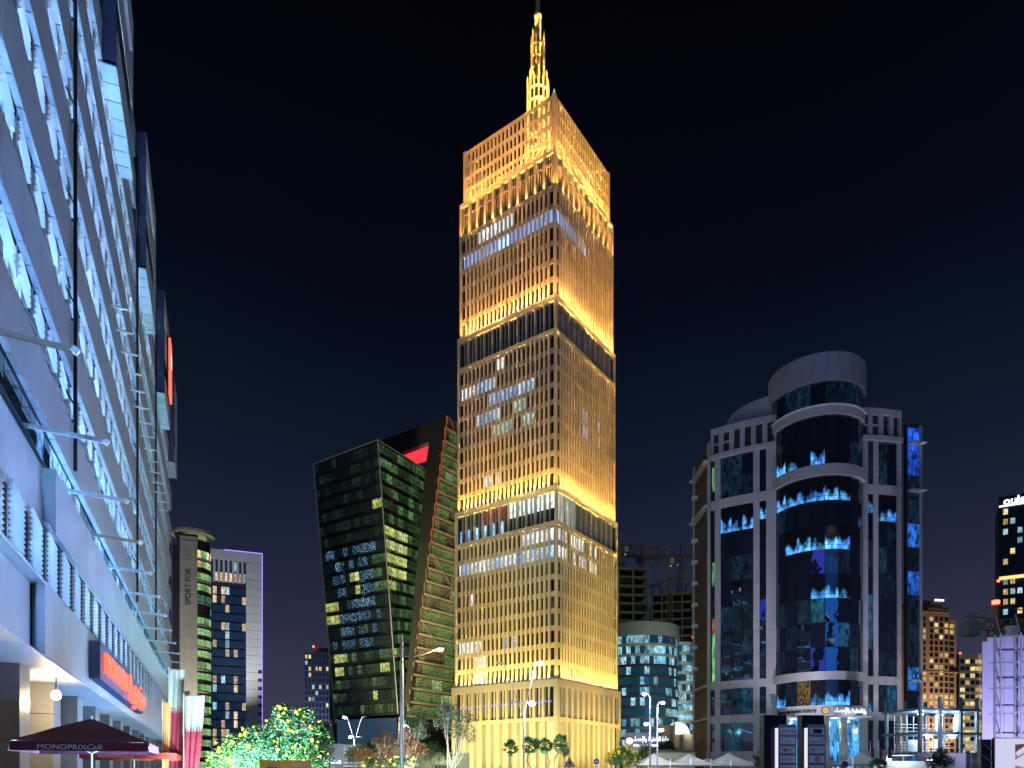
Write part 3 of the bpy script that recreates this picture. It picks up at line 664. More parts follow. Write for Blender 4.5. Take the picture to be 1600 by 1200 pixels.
flag(287, 32, .96, 5.4, 4.4, 'wide maroon and white serrated flag hanging on the pole nearest the flowering tree', 3)
flag(264, 33, .70, 6.75, 5.2, 'tallest white topped flag with a narrow pink lower part', 5, .36)
flag(275, 34.5, .62, 5.95, 5, 'white topped flag pressed between the tall one and the wide one', 6, .42)
flag(254, 31.5, .36, 5.05, 4.3, 'narrow orange banner hanging beside the tall white topped flag', 8, .3, True)

# pavement floodlights washing the store front
fbl = bpy.data.lights.new('store_flood', 'SPOT'); fbl.color = (.19, .46, 1); fbl.spot_size = R(112); fbl.spot_blend = .5; fbl.shadow_soft_size = .3; fbl.energy = 1; falloff(fbl, 7600, 330, 0)
fbl2 = fbl.copy(); fbl2.color = (.34, .56, .85); falloff(fbl2, 2600, 240, 0)
for k, (s, o) in enumerate(((12, 5.4), (20, 6.3), (23.5, 6.3), (44, 7.2), (52, 6.3), (59, 6.3), (73, 6.3), (88, 6.3))):
    p = store.matrix_basis @ Vector((s, -o, 0)); t = thing('floodlight', 'low pavement floodlight aimed up at the silver store front', 'floodlight', p, 0, 'pavement floodlights before the store')
    q = store.matrix_basis @ Vector((s, 0, 12)); d = (q-p).normalized(); a = Vector((0, 0, .45))
    bar('stand', t, floodm, (0, 0, 0), (0, 0, .35), .08); bar('housing', t, floodm, a-d*.2, a+d*.1, .45, .35); bar('lens', t, head, a+d*.1, a+d*.12, .4, .3)
    lamp('SPOT', 'flood_beam', t, a+d*.3, 0, None, data=fbl if k < 4 else fbl2, aim=q-p)
# ------------------------------------------------------------------ round-fronted authority building on the right
auth = thing('office_building', 'round fronted blue glass office block with grey stone bands and a drum tower', 'building', (50.6, 121, 0), R(-10.8))
bpy.context.view_layer.update()
gstone = M('grey_lilac_stone', (.42, .40, .40), .7, var=.10, scale=.5, rvar=.05); crownm = M('brushed_crown_panel', (.45, .43, .47), .38, .35, var=.08, rvar=.06); gs2 = M('grey_joint', (.2, .19, .19), .8)
bglass = glass('blue_curtain_glass', (.006, .012, .022), .02, wav=.35, wscale=.35, dist=.05, tilt=.05, spec=1.)
a_swag = lit('window_blue_swag', (.06, .30, 1), (.12, .52, 1), 1.25, contrast=1.1, fittings=.8, shape='swag')
a_low = lit('window_teal_dim', (.02, .16, .34), (.04, .28, .42), .25, contrast=1.3, fittings=1.5)
a_lobby = lit('blue_lobby_glass', (.04, .32, .95), (.14, .58, 1), 1.0, nscale=1.6, contrast=1.2, fittings=1.0, sample=True)
a_dim = lit('window_dark_blue', (.004, .012, .03), (.008, .03, .05), .6, contrast=1.2)
a_gold = lit('painted_gold_reflection', (.5, .3, .05), (.4, .25, .05), .35, nscale=8, contrast=1.5)  # gold reflection put into the pane as emission
a_green = lit('window_green_edge', (.15, .8, .2), (.3, .9, .35), .55, contrast=1.5)
a_blue = lit('window_deep_blue', (.02, .12, 1), (.05, .35, 1), .6, contrast=1.5, fittings=1.0)
AI = auth.matrix_basis.inverted()
def hit(px, cx, cy, r, front=True):
    """angle on a round front where the sight line of that picture column meets it (for measuring the bays)"""
    o = AI @ Vector((0, 0, 0)); d = (AI.to_3x3() @ Vector(((px-CX)/F, 1, 0))).normalized(); oc = Vector((o.x-cx, o.y-cy)); dd = Vector((d.x, d.y)).normalized()
    b = oc.dot(dd); c = oc.dot(oc)-r*r; D = b*b-c; q = -b-math.sqrt(max(D, 0)); p = oc+dd*q; return math.atan2(p.x, -p.y)
WC = (0, 28.9, 33.0)
def wall(a0, a1, z0, z1, c=WC, t0=0., t1=.4, mat=gstone, name='stone_band', n=10):
    m = MB(); m.arc(c[0], c[1], c[2]-t1, c[2]+t0, a0, a1, z0, z1, n); return m.build(name, mat, auth)
def cladding(name, a0, a1, z0, z1, c, t0, mat, pw, ph):
    """stone-clad strip in courses, each slab a piece"""
    nx = max(1, round((a1-a0)*c[2]/pw)); nz = max(1, round((z1-z0)/ph))
    for i in range(nx):
        for k in range(nz):
            a = a0+(i+.5)*(a1-a0)/nx; w_ = (a1-a0)*c[2]/nx-.03; h_ = (z1-z0)/nz
            pane(name, auth, mat, (c[0]+(c[2]+t0)*sin(a), c[1]-(c[2]+t0)*cos(a), z0+(k+.5)*h_), a, (w_, .16, h_-.03))
def glaze(a0, a1, zs, c, nx, pick, name='window', inset=.12):
    for r in range(len(zs)-1):
        for i in range(nx):
            a = a0+(i+.5)*(a1-a0)/nx; w_ = (a1-a0)*(c[2]-inset)/nx
            pane(name, auth, pick(r, i), (c[0]+(c[2]-inset)*sin(a), c[1]-(c[2]-inset)*cos(a), (zs[r]+zs[r+1])/2), a, (w_-.05, .06, zs[r+1]-zs[r]-.05))
A = lambda px: hit(px, *WC)
mb = MB(); mb.arc(0, 28.9, 20, 32.6, A(1112), A(1408), 0, 62, 24); mb.build('core', coredark, auth)
rr = lambda z0, z1, n: [z0+(z1-z0)*i/n for i in range(n+1)]
rngA = random.Random(4)
def pickw(kind):
    def f(r, i):
        x = rngA.random()
        if kind == 'long': return a_swag if r == 6 else (a_low if x < .06 else (a_dim if x < .45 else bglass))
        if kind == 'low': return a_low if x < .2 else (a_swag if x < .35 else a_dim if x < .6 else bglass)
        return a_dim if x < .4 else bglass
    return f
for (p0, p1, nx) in ((1126, 1177, 3), (1187, 1197, 1), (1356, 1364, 1), (1372, 1401, 2)):
    big = nx > 1
    glaze(A(p0), A(p1), rr(50.0, 57.2, 2), WC, nx, pickw('top')); glaze(A(p0), A(p1), rr(18.4, 48.4 if big else 49.9, 7), WC, nx, pickw('long'))
    glaze(A(p0), A(p1), rr(12.5, 17.0, 1), WC, nx, pickw('low')); glaze(A(p0), A(p1), rr(6.2, 11.1, 1), WC, nx, pickw('low'))
glaze(A(1112), A(1117), rr(6, 56, 12), WC, 1, lambda r, i: a_green if rngA.random() < .6 else bglass)
for p0, p1 in ((1117, 1126), (1177, 1187), (1197, 1213), (1342, 1356), (1364, 1372), (1401, 1408)): cladding('stone_slab', A(p0), A(p1), 0, 57.2, WC, .02, gstone, 1.2, 2.05)
for a0, a1 in ((A(1111), A(1213)), (A(1342), A(1408))):
    wall(a0, a1, 57.2, 58.0, t0=.45); wall(a0, a1, 61.6, 62.6, t0=.15)
    for z0, z1 in ((48.4, 50.0), (17.0, 18.4), (11.1, 12.5), (0, 6.2)): cladding('band_slab', a0, a1, z0, z1, WC, .10, gstone, 1.6, 2.2)
    nb = 6 if a1 < 0 else 4
    for k in range(nb+1): a = a0+(a1-a0)*k/nb; wall(max(a0, a-.012), min(a1, a+.012), 58.0, 61.6, t0=.08, name='parapet_post', n=1)
    for k in range(nb): wall(a0+(a1-a0)*k/nb, a0+(a1-a0)*(k+1)/nb, 59.7, 60.0, t0=.0, t1=.2, name='parapet_rail', n=3) if k < 2 else None
# drum
DC = (1.05, -1.2, 7.25); dA, dB = hit(1212, *DC)-.25, hit(1343, *DC)+.25
DC2 = (1.05, -1.2, 7.9)
mb = MB(); mb.arc(DC[0], DC[1], .5, 6.9, -pi, pi, 11.6, 65, 40); mb.build('drum_core', coredark, auth)
mb = MB(); mb.arc(DC[0], DC[1], 6.6, 7.5, -pi, pi, 64.8, 69.3, 56); mb.disc(DC[0], DC[1], 7.0, 68.9, 40); mb.build('drum_crown', gs2, auth)
cladding('crown_panel', -pi, pi, 64.8, 69.3, (DC[0], DC[1], 7.5), .0, crownm, 1.95, 2.25)
mb = MB(); mb.arc(-3.4, 7.0, 8.4, 9.2, -pi, pi, 57, 66.8, 56); mb.disc(-3.4, 7, 8.8, 66.5, 40); mb.build('rear_drum', gstone, auth)
for z0, z1, t in ((59.5, 60.8, .35), (49.8, 51.5, .5), (17.3, 18.6, .45)): wall(dA, dB, z0, z1, DC, t, .4, gstone, 'drum_band', 40)
wall(dA, dB, 11.5, 13.2, DC, .6, .5, gstone, 'sign_band', 40); wall(dA, dB, 60.8, 61.0, DC, .55, .3, whitepaint, 'drum_rail', 30)
ND = 9
glaze(dA, dB, rr(61.0, 64.8, 1), DC, ND, pickw('top')); glaze(dA, dB, rr(51.7, 59.5, 2), DC, ND, lambda r, i: a_swag if r == 0 and i in (1, 2, 4) else bglass if rngA.random() < .7 else a_dim)
def pd(r, i):
    if r == 7: return a_swag if 1 <= i <= 6 else bglass
    if r == 5: return a_swag if i in (2, 3, 4, 5, 6) else bglass
    if r == 3: return a_swag if i in (4, 5, 6) else bglass
    x = rngA.random(); return a_low if x < .07+.05*(r == 0) else (a_dim if x < .35 else bglass)
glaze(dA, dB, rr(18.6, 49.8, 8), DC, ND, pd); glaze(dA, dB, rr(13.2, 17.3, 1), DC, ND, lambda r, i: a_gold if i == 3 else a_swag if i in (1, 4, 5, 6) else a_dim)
# lobby under the drum: glass, round columns
for i in range(12):
    for k in range(3): x = -6.2+i*1.15; pane('lobby_window', auth, a_lobby, (x, -4.3, 1.9+k*3.8), 0, (1.1, .08, 3.75))
bx('lobby_ceiling', auth, gstone, -6.0, 8.0, -8, -4, 11.3, 11.5)
colm = M('polished_column', (.55, .50, .42), .25, .3, var=.2, scale=2)
for a in (-.52, .0, .44, -.98): 
    m = MB(); m.tube([(0, 0, 0), (0, 0, 11.4)], .62, 20); c = m.build('column', colm, auth, (DC[0]+6.6*sin(a), DC[1]-6.6*cos(a), 0), smooth=True)
for i in range(4): a = -.9+i*.6; lamp('POINT', 'lobby_downlight', auth, (DC[0]+5.6*sin(a), DC[1]-5.6*cos(a), 10.9), 180, (.45, .75, 1), .2)
# lettering on the sign band
blk = M('black_letter', (.01, .01, .012), .4)
text('sign_letters', 'Planning and Statistics Authority', .98, blk, auth, (DC[0], DC[1], 12.05), ext=.05, bend=(DC[2]+.66, hit(1215, DC[0], DC[1], 7.9)), bold=.012, sxy=(.52, 1))
text('sign_letters', arabic('جهاز التخطيط والإحصاء'), 1.25, emit('white_letter', (.75, .82, 1), 1.6), auth, (DC[0], DC[1], 12.05), ext=.05, bend=(DC[2]+.66, hit(1304, DC[0], DC[1], 7.9)), bold=.01, sxy=(.62, .8))
em_ = ob('emblem', None, auth, (0, 0, 0)); ea = hit(1290, DC[0], DC[1], 7.9)
for r_, mt, dz in ((.62, M('emblem_maroon', (.30, .03, .06), .5), 0), (.46, M('emblem_gold', (.75, .62, .2), .5), .02), (.26, M('emblem_green', (.35, .5, .1), .5), .04)):
    m = MB(); m.tube([(0, 0, 0), (0, 0, .05+dz)], r_, 24); o = m.build('emblem_disc', mt, em_, (DC[0]+7.86*sin(ea), DC[1]-7.86*cos(ea), 12.35), (R(90), 0, ea))
# flanks with small canopies
flankm = M('dark_flank_glass', (.012, .018, .024), .55, spec=.15)
for sgn, (x0, y0, x1, y1), side in ((-1, (-16.25, .3, -18.3, 10.8), 'L'), (1, (15.7, -.1, 18.2, 1.0), 'R')):
    d = Vector((x1-x0, y1-y0, 0)); L = d.length; d.normalize(); rz = math.atan2(d.y, d.x); nrm = Vector((-d.y, d.x, 0))*(1 if sgn < 0 else -1)
    if nrm.x*sgn < 0: nrm = -nrm
    P = lambda s: Vector((x0, y0, 0))+d*s
    mid = P(L/2)-nrm*.5; pane('flank_core', auth, coredark, (mid.x, mid.y, 30.5), rz, (L, .7, 61))
    for s, w_ in (((.5, 1.0), (L-.4, .8)) if side == 'L' else ((L-.2, .4),)):
        for k in range(15): q = P(s); pane('stone_slab', auth, gstone, (q.x, q.y, 2+k*4.05), rz, (w_, .3, 4.0))
    for k in range(14):
        for j in range(2 if side == 'L' else 1):
            nn = 2 if side == 'L' else 1; wv = (L-1.9)/nn if side == 'L' else L-.5; q = P((1.0 if side == 'L' else .05)+wv*(j+.5))-nrm*.05
            m = flankm if side == 'L' else (a_blue if rngA.random() < .6 else a_dim)
            pane('window', auth, m, (q.x, q.y, 6.2+k*4.0), rz, (wv-.08, .06, 3.9))
    for z in (57.4, 49.5, 17.8, 12.0): q = P(L*.45)+nrm*.45; pane('canopy', auth, gstone, (q.x, q.y, z), rz, (L*.9, 1.0, .3)); q2 = P(L*.8)+nrm*.9; pane('canopy_tip', auth, whitepaint, (q2.x, q2.y, z-.1), rz, (.9, .9, .12))
    for k in range(9 if side == 'L' else 0): q = P(L*.75)+nrm*.5; pane('sunshade', auth, whitepaint, (q.x, q.y, 54-k*4.0), rz, (1.1, .9, .5))
for X, Y_, en in ((43, 103, 2000), (56, 99, 2200), (68, 103, 2000)):  # added floods stand in for the street light on this stone
    floodlight((X, Y_, 0), (auth.location.x+(X-52)*.5, 119, 32), en*9, (.78, .76, .95), 58, 'added low floodlight brightening the round fronted office block', .3)['group'] = 'added floodlights before the office block'

# ------------------------------------------------------------------ leaning glass tower
lean = thing('leaning_tower', 'leaning faceted dark green glass tower with a louvred flank and red lit roof opening', 'tower', (-40, 235, 0))
LO = Vector((-40, 235, 0))
T0, T1, T2 = at(490, 725, 242.4), at(590, 687, 225), at(668, 735, 247.5)
B0, B1, B2 = at(523, 1122, 235), at(622, 1115, 226), at(632, 1104, 233)
lg = glass('green_facet_glass', (.010, .020, .014), .03, wav=.4, wscale=.3, dist=.06, tilt=.05, spec=.8)
l_dim = lit('green_room_dim', (.018, .05, .022), (.035, .07, .03), .8, contrast=1.1, shape='grid', fittings=.5)
l_dark = lit('teal_room_faint', (.004, .018, .014), (.010, .030, .022), .7, contrast=1.2, shape='grid')
l_mid = lit('green_room', (.10, .26, .08), (.16, .30, .12), .5, contrast=1.2, shape='grid', fittings=1.5)
l_yel = lit('yellow_green_room', (.72, .80, .18), (.75, .85, .32), .7, contrast=.9, shape='grid', fittings=1.0)
l_spk = lit('painted_glints', (.12, .42, .75), (.35, .72, 1), 1.3, nscale=4, contrast=2.2, fittings=.5, shape='speckle')  # blue reflected glints painted in as emission, no lit room behind
edge = M('edge_trim', (.36, .36, .34), .4, .4); dgrid = M('dark_grid_panel', (.055, .055, .052), .5, .2, var=.2)
def lerp(a, b, t): return a+(b-a)*t
def facet(tl, tr, br, bl, ncol, nrow, pick, out, fill=.66, name='window'):
    n = (tr-tl).cross(bl-tl).normalized(); n = n if n.dot(Vector((0, -1, 0))) > 0 else -n
    m = MB(); m.quad([p-LO for p in (tl, tr, br, bl)]); m.build('glass_wall', lg, lean)
    def P(u, v): return lerp(lerp(tl, tr, u), lerp(bl, br, u), v)-LO
    for r in range(nrow):
        for c in range(ncol):
            u0, u1 = (c+.04)/ncol, (c+.96)/ncol; v0, v1 = (r+.2)/nrow, (r+.2+fill)/nrow; mt = pick(r, c)
            q = [P(u0, v0), P(u1, v0), P(u1, v1), P(u0, v1)]
            if (q[0]-q[1]).length < .25: continue
            ctr = sum(q, Vector())/4; b = MB(); qq = [p-ctr+n*.08 for p in q]; bk = [p-ctr+n*.01 for p in q]
            b.quad(qq); b.quad(bk[::-1])
            for i in range(4): b.quad([qq[i], bk[i], bk[(i+1) % 4], qq[(i+1) % 4]])
            b.build(name, mt, lean, ctr)
rngL = random.Random(21)
LITL = {(4, 12): 1, (4, 13): 1, (9, 7): 1, (9, 6): 1, (10, 7): 1, (8, 11): 2, (8, 12): 2, (8, 13): 2, (9, 11): 2, (9, 12): 2, (10, 11): 2, (10, 12): 2, (10, 13): 2, (11, 0): 1, (11, 1): 1, (11, 2): 1, (12, 0): 1, (12, 1): 1, (12, 2): 1, (15, 1): 1, (15, 2): 1, (15, 3): 1, (13, 8): 2, (16, 1): 1, (16, 2): 1, (16, 11): 1, (16, 12): 1, (17, 9): 2, (18, 9): 1}
def pl(r, c):
    k = LITL.get((r, c))
    if k: return l_yel if k == 1 else l_mid
    x = rngL.random()
    if 7 <= r <= 14 and 1 <= c <= 11 and x < .62: return l_spk
    if r >= 15: return l_mid if x < .15 else (l_dim if x < .6 else l_dark)
    return l_dark if x < .45 else lg
facet(T0, T1, B1, B0, 14, 20, pl, 1)
def pr(r, c):
    x = rngL.random()
    if 6 <= r <= 9 and c <= 4: return l_yel
    if r == 1 and c < 3: return l_mid
    if r in (10, 15) and c < 3: return l_yel if x < .5 else l_mid
    return l_mid if x < .22 else l_dim
facet(T1, T2, B2, B1+Vector((.3, .3, 0)), 8, 20, pr, 1, name='side_window')
for a, b in ((T0, B0), (T1, B1)): bar('edge_trim', lean, edge, a-LO+Vector((0, -.15, 0)), b-LO+Vector((0, -.15, 0)), .32)
bar('roof_trim', lean, edge, T0-LO, T1-LO, .22); bar('roof_trim', lean, edge, T1-LO, T2-LO, .22)
# portal frame in one slanting plane
EA, EB, EC = at(592, 690, 258), at(695, 650, 240), at(634, 1106, 225.5)
pn = (EB-EA).cross(EC-EA).normalized()
def onp(px, py, back=0.):
    d = Vector(((px-CX)/F, 1, (HY-py)/F)); o = Vector((0, 0, ZC)); pl0 = EA+(-pn if pn.y < 0 else pn)*back; t = (pl0-o).dot(pn)/d.dot(pn); return o+d*t-LO
h1, h2, h3, h4 = (622, 709), (671, 690), (667, 713), (645, 724)
def slab(name, poly, mat, th=1.6, back=0.):
    f = [onp(*p, back) for p in poly]; k = (-pn if pn.y < 0 else pn)*th; b = MB(); g = [p+k for p in f]; b.quad(f); b.quad(g[::-1])
    for i in range(len(f)): j = (i+1) % len(f); b.quad([f[i], g[i], g[j], f[j]])
    return b.build(name, mat, lean)
slab('portal_beam', [(592, 690), (695, 650), (690, 684), h2, h1], dgrid); slab('portal_leg', [h2, (690, 684), (695, 650), (639, 1104), (631, 1104), (664, 745), h3], dgrid)
slab('portal_sill', [h1, h4, (640, 740), (600, 706), (592, 690)], dgrid)
redm = emit('red_lit_soffit', (1, .045, .075), 1.0, sample=True); slab('red_soffit', [(612, 712), (676, 684), (676, 716), (640, 728)], redm, .3, 2.2)  # red light on the soffit is put in as emission
# louvred flank in a vertical plane
dS = Vector((.61, .79, 0)).normalized(); nS = Vector((dS.y, -dS.x, 0)); S0 = EB-LO
tan = M('tan_louvre', (.50, .42, .30), .6, .1, var=.12); scr = glass('screen_glass', (.01, .02, .012), .06)
l_scr = lit('screen_room', (.06, .22, .05), (.14, .32, .08), .8, nscale=5, contrast=1.4, shape='grid', fittings=1.2); l_scr2 = lit('screen_room_bright', (.35, .8, .5), (.6, .85, .3), .7, nscale=6, contrast=1.2, shape='grid')
ZT, ZB_, NF = 124.0, 21.0, 23; LR = 34.0
def left_at(z): return lerp(0, -18.6, (ZT-z)/(ZT-ZB_))
fh = (ZT-ZB_)/NF
for f in range(NF):
    z0 = ZB_+f*fh; z1 = z0+fh; a = left_at(z0)+.4; b = LR; c = S0+dS*((a+b)/2); L_ = b-a; rz = math.atan2(dS.y, dS.x); zz = lambda z: z
    q = c+nS*.75; pane('ledge', lean, tan, (q.x, q.y, z0+.35), rz, (L_, 1.3, .6))
    lm = MB()
    for k in range(7): lm.box(-L_/2, L_/2, -.15, .15, .95+k*.5, 1.05+k*.5)
    for k in range(int(L_/2.2)): lm.box(-L_/2+k*2.2, -L_/2+k*2.2+.06, -.05, .05, .6, fh)
    q = c+nS*1.0; stuff(lm.build('louvre_screen', tan, lean, (q.x, q.y, z0), (0, 0, rz)))
    nw = 10
    for k in range(nw):
        s0 = a+L_*k/nw; s1 = a+L_*(k+1)/nw; q = S0+dS*((s0+s1)/2); x = rngL.random()
        m = l_scr2 if (f in (18, 17) and 5 <= k <= 7) or x < .05 else (l_scr if x < .75 else scr)
        pane('screen_window', lean, m, (q.x, q.y, z0+fh*.55), rz, (s1-s0-.15, .1, fh*.75))
for k in range(4):
    for s in (-1, 1):
        za = 30+k*24; p = S0+dS*(left_at(za)+1)+nS*1.5 if s > 0 else S0+dS*14+nS*1.5; q = S0+dS*14+nS*1.5 if s > 0 else S0+dS*(left_at(za+22)+1)+nS*1.5
        bar('brace', lean, edge, (p.x, p.y, za), (q.x, q.y, za+22), .13)
rededge = emit('red_edge_glow', (1, .12, .06), .35)
p, q = S0+nS*1.3, S0+dS*left_at(ZB_)+nS*1.3; bar('edge_strip', lean, rededge, (p.x, p.y, ZT), lerp(Vector((p.x, p.y, ZT)), Vector((q.x, q.y, ZB_)), .45), .3)
# body behind the skins and the dark lower storeys
b = MB(); back = [Vector((-62, 272, 0)), Vector((-8, 275, 0))]
for zt_, zb_, pts in ((109, 21, [T0-LO, T1-LO, T2-LO]),):
    f = [T0-LO+Vector((0, 1, -.3)), T1-LO+Vector((0, 1.2, -.3)), T2-LO+Vector((0, 1, -.3))]; g = [B0-LO+Vector((0, 1, 0)), B1-LO+Vector((0, 1.2, 0)), B2-LO+Vector((0, 1, 0))]
    f += [Vector((34, 40, 108.6)), Vector((-20, 40, 108.6))]; g += [Vector((34, 40, 21)), Vector((-18, 38, 21))]
    b.quad(f); b.quad(g[::-1])
    for i in range(5): j = (i+1) % 5; b.quad([f[i], g[i], g[j], f[j]])
b.build('core', coredark, lean)
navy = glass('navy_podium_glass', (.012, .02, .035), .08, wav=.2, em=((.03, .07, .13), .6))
lowm = M('podium_cladding', (.42, .44, .47), .6)
p0, p1 = at(527, 1170, 236)-LO, at(620, 1170, 227)-LO
for k in range(12):
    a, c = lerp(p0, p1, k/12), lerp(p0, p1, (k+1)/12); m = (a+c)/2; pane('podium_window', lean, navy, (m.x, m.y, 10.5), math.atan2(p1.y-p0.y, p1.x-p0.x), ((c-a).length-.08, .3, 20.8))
for a, w0 in ((at(516, 1150, 235.6)-LO, 2.2), (at(624, 1150, 226)-LO, 2.0)):
    m = MB(); m.v = [(-.2, 0, 21), (.6, 0, 21), (w0, 0, 0), (-w0*.6, 0, 0), (-.2, 3, 21), (.6, 3, 21), (w0, 3, 0), (-w0*.6, 3, 0)]; m.f = [(0, 1, 2, 3), (7, 6, 5, 4), (0, 4, 5, 1), (1, 5, 6, 2), (2, 6, 7, 3), (3, 7, 4, 0)]; m.m = [0]*6; m.build('podium_fin', lowm, lean, (a.x, a.y, 0))
pane('podium_core', lean, coredark, (0, 22, 10), 0, (50, 40, 20))
floodlight((-44, 196, 0), (-27, 236, 60), 260000, (.95, .80, .38), 70, 'ground floodlight aimed up at the louvred flank of the leaning tower', .5)
floodlight((-32, 190, 0), (-24, 240, 100), 300000, (1, .78, .40), 50, 'ground floodlight under the trees throwing light on the leaning tower top', .5)
# ------------------------------------------------------------------ buildings further off
def ring_windows(t, cx, cy, r, a0, a1, nx, rows, pick, name='window'):
    for j, (z0, z1) in enumerate(rows):
        for i in range(nx):
            a = a0+(i+.5)*(a1-a0)/nx; pane(name, t, pick(j, i), (cx+r*sin(a), cy-r*cos(a), (z0+z1)/2), a, ((a1-a0)*r/nx-.06, .1, z1-z0))
def grid_windows(t, x0, x1, y, rows, nx, pick, gap=.3, name='window', d=.12):
    wv = (x1-x0)/nx
    for j, (z0, z1) in enumerate(rows):
        for i in range(nx):
            m = pick(j, i)
            if m: bx(name, t, m, x0+i*wv+gap*wv/2, x0+(i+1)*wv-gap*wv/2, y-d, y, z0, z1)
rg = random.Random(33)
# tower with the vertical banner
bn = at(300, 1200, 230); sport = thing('banner_tower', 'slim pale tower with a vertical banner and a curved green lit glass side', 'tower', (bn.x, 230, 0), R(20))
pconc = M('pale_concrete', (.52, .49, .43), .75, var=.12); pdark = M('dark_cladding', (.04, .04, .045), .5)
w_gr = lit('green_office', (.35, .85, .28), (.60, .95, .40), .62, nscale=4, contrast=1., shape='grid', fittings=.4); w_gr2 = lit('teal_office', (.12, .5, .3), (.2, .6, .35), .35, nscale=4, contrast=1.2, shape='grid')
for k in range(22):
    for i in range(3): bx('wall_panel', sport, pconc, -3.6+i*1.75, -3.6+i*1.75+1.72, -.2, .3, k*3.64+.02, k*3.64+3.62)
bx('core', sport, coredark, -4.2, 1.7, .3, 14, 0, 81); bx('side_wall', sport, pdark, -5.6, -3.65, .2, 12, 0, 77)
mb = MB(); mb.arc(0, 5.2, 3, 5.2, -.4, 2.0, 0, 79.5, 20); mb.build('curved_core', pdark, sport)
ring_windows(sport, 0, 5.2, 5.35, .30, 1.75, 7, [(k*3.64+1.0, k*3.64+3.2) for k in range(19)]+[(70.5, 72.6), (73.6, 76)], lambda j, i: w_warm if j >= 19 and rg.random() < .6 else (w_gr2 if j == 16 else (pdark if j == 15 and i < 5 else w_gr)))
for k in range(21): m = MB(); m.arc(0, 5.2, 5.0, 5.55, .28, 1.78, k*3.64+.35, k*3.64+.75, 14); m.build('floor_band', pdark if k % 2 else pconc, sport)
mb = MB(); mb.arc(0, 5, 0.2, 6.6, -pi, pi, 81.6, 82.5, 40); mb.build('roof_canopy', pconc, sport)
mb = MB(); mb.arc(0, 5, 3.5, 4.0, -pi, pi, 79, 81.6, 30); mb.build('roof_drum', emit('roof_glow', (.55, .7, .25), .35), sport)
bann = bx('banner', sport, M('banner_cloth', (.60, .56, .48), .85, var=.06), -3.0, .6, -.34, -.24, 56.5, 78.5)
text('banner_letters', 'SPORT FOR', 2.5, blk, sport, (-.35, -.36, 57.6), (R(90), R(-90), 0), .02, sxy=(.93, 1.), bold=.03); text('banner_letters', 'LIFE', 2.5, M('gold_print', (.55, .42, .08), .6), sport, (-.35, -.36, 72.2), (R(90), R(-90), 0), .02, sxy=(.93, 1.), bold=.03)
floodlight((bn.x+3, 205, 0), (bn.x, 231, 45), 90000, (.95, .88, .72), 60, 'ground floodlight at the foot of the banner tower', .5)
# striped hotel with violet outline
hp = at(368, 1200, 280); hotel = thing('hotel_tower', 'blue glazed hotel tower in a white frame outlined with violet light', 'tower', (hp.x, 280, 0), R(21.5))
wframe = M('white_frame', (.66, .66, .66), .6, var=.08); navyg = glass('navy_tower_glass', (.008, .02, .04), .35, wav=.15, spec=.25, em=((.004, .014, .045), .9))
w_hot = lit('hotel_room_warm', (1, .62, .32), (1, .78, .5), .8, contrast=.8); w_hot2 = lit('hotel_room_cyan', (.3, .7, .9), (.55, .85, .95), .7, contrast=.8)
bx('core', hotel, coredark, -9.6, 9.8, .5, 18, 0, 90)
HT = 91.3
for i in range(8): bx('frame_pier', hotel, wframe, -9.9+i*1.72, -9.9+i*1.72+(.85 if i else .6), -.2, .6, 78.5, 87.5) if i < 8 else None
bx('frame_top', hotel, wframe, -9.9, 9.9, -.25, .6, 87.5, HT); bx('frame_sill', hotel, pdark, -9.9, 3.9, -.1, .6, 77.3, 78.5)
for k in range(26): bx('pier_panel', hotel, wframe, 3.9, 9.9, -.2, .5, k*3.36+.05, k*3.36+3.28)
for k in range(13): bx('balcony_recess', hotel, pdark, 8.4, 9.95, -.3, .2, 3+k*3.36*1.0, 3+k*3.36+1.3)
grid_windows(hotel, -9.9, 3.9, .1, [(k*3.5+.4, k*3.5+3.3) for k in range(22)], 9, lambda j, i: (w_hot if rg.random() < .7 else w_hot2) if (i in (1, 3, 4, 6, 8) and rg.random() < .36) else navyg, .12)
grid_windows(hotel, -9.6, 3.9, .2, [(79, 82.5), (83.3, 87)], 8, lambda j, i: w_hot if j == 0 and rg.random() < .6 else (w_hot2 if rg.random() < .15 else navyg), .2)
bx('led_line', hotel, violet_led, 9.92, 10.12, -.35, -.1, 20, HT+.2); bx('led_line', hotel, violet_led, -4, 10.12, -.35, -.1, HT+.02, HT+.25)
floodlight((hp.x+6, 250, 0), (hp.x+5, 280, 70), 200000, (.9, .92, 1), 50, 'ground floodlight at the foot of the striped hotel', .5)
# small far tower
fp = at(495, 1200, 420); ft = thing('far_tower', 'small grey blue far tower with a red roof light beside the leaning tower', 'tower', (fp.x, 420, 0), R(2))
fgrey = M('far_grey_wall', (.26, .27, .31), .7); bx('wall', ft, fgrey, -7.5, 7.5, 0, 15, 0, 76); bx('roof_house', ft, fgrey, -2, 7.5, 1, 13, 76, 79); bx('roof_light', ft, red_led, -2.4, -1.4, -.4, 0, 79, 80)
grid_windows(ft, -7.2, 7.2, 0, [(4+k*3.6, 6.2+k*3.6) for k in range(20)], 7, lambda j, i: (w_hot2 if rg.random() < .5 else w_warm) if rg.random() < .22 else navyg, .4)
floodlight((fp.x, 395, 0), (fp.x, 420, 45), 60000, (.6, .65, 1), 70, 'ground floodlight at the foot of the small far tower', .5)

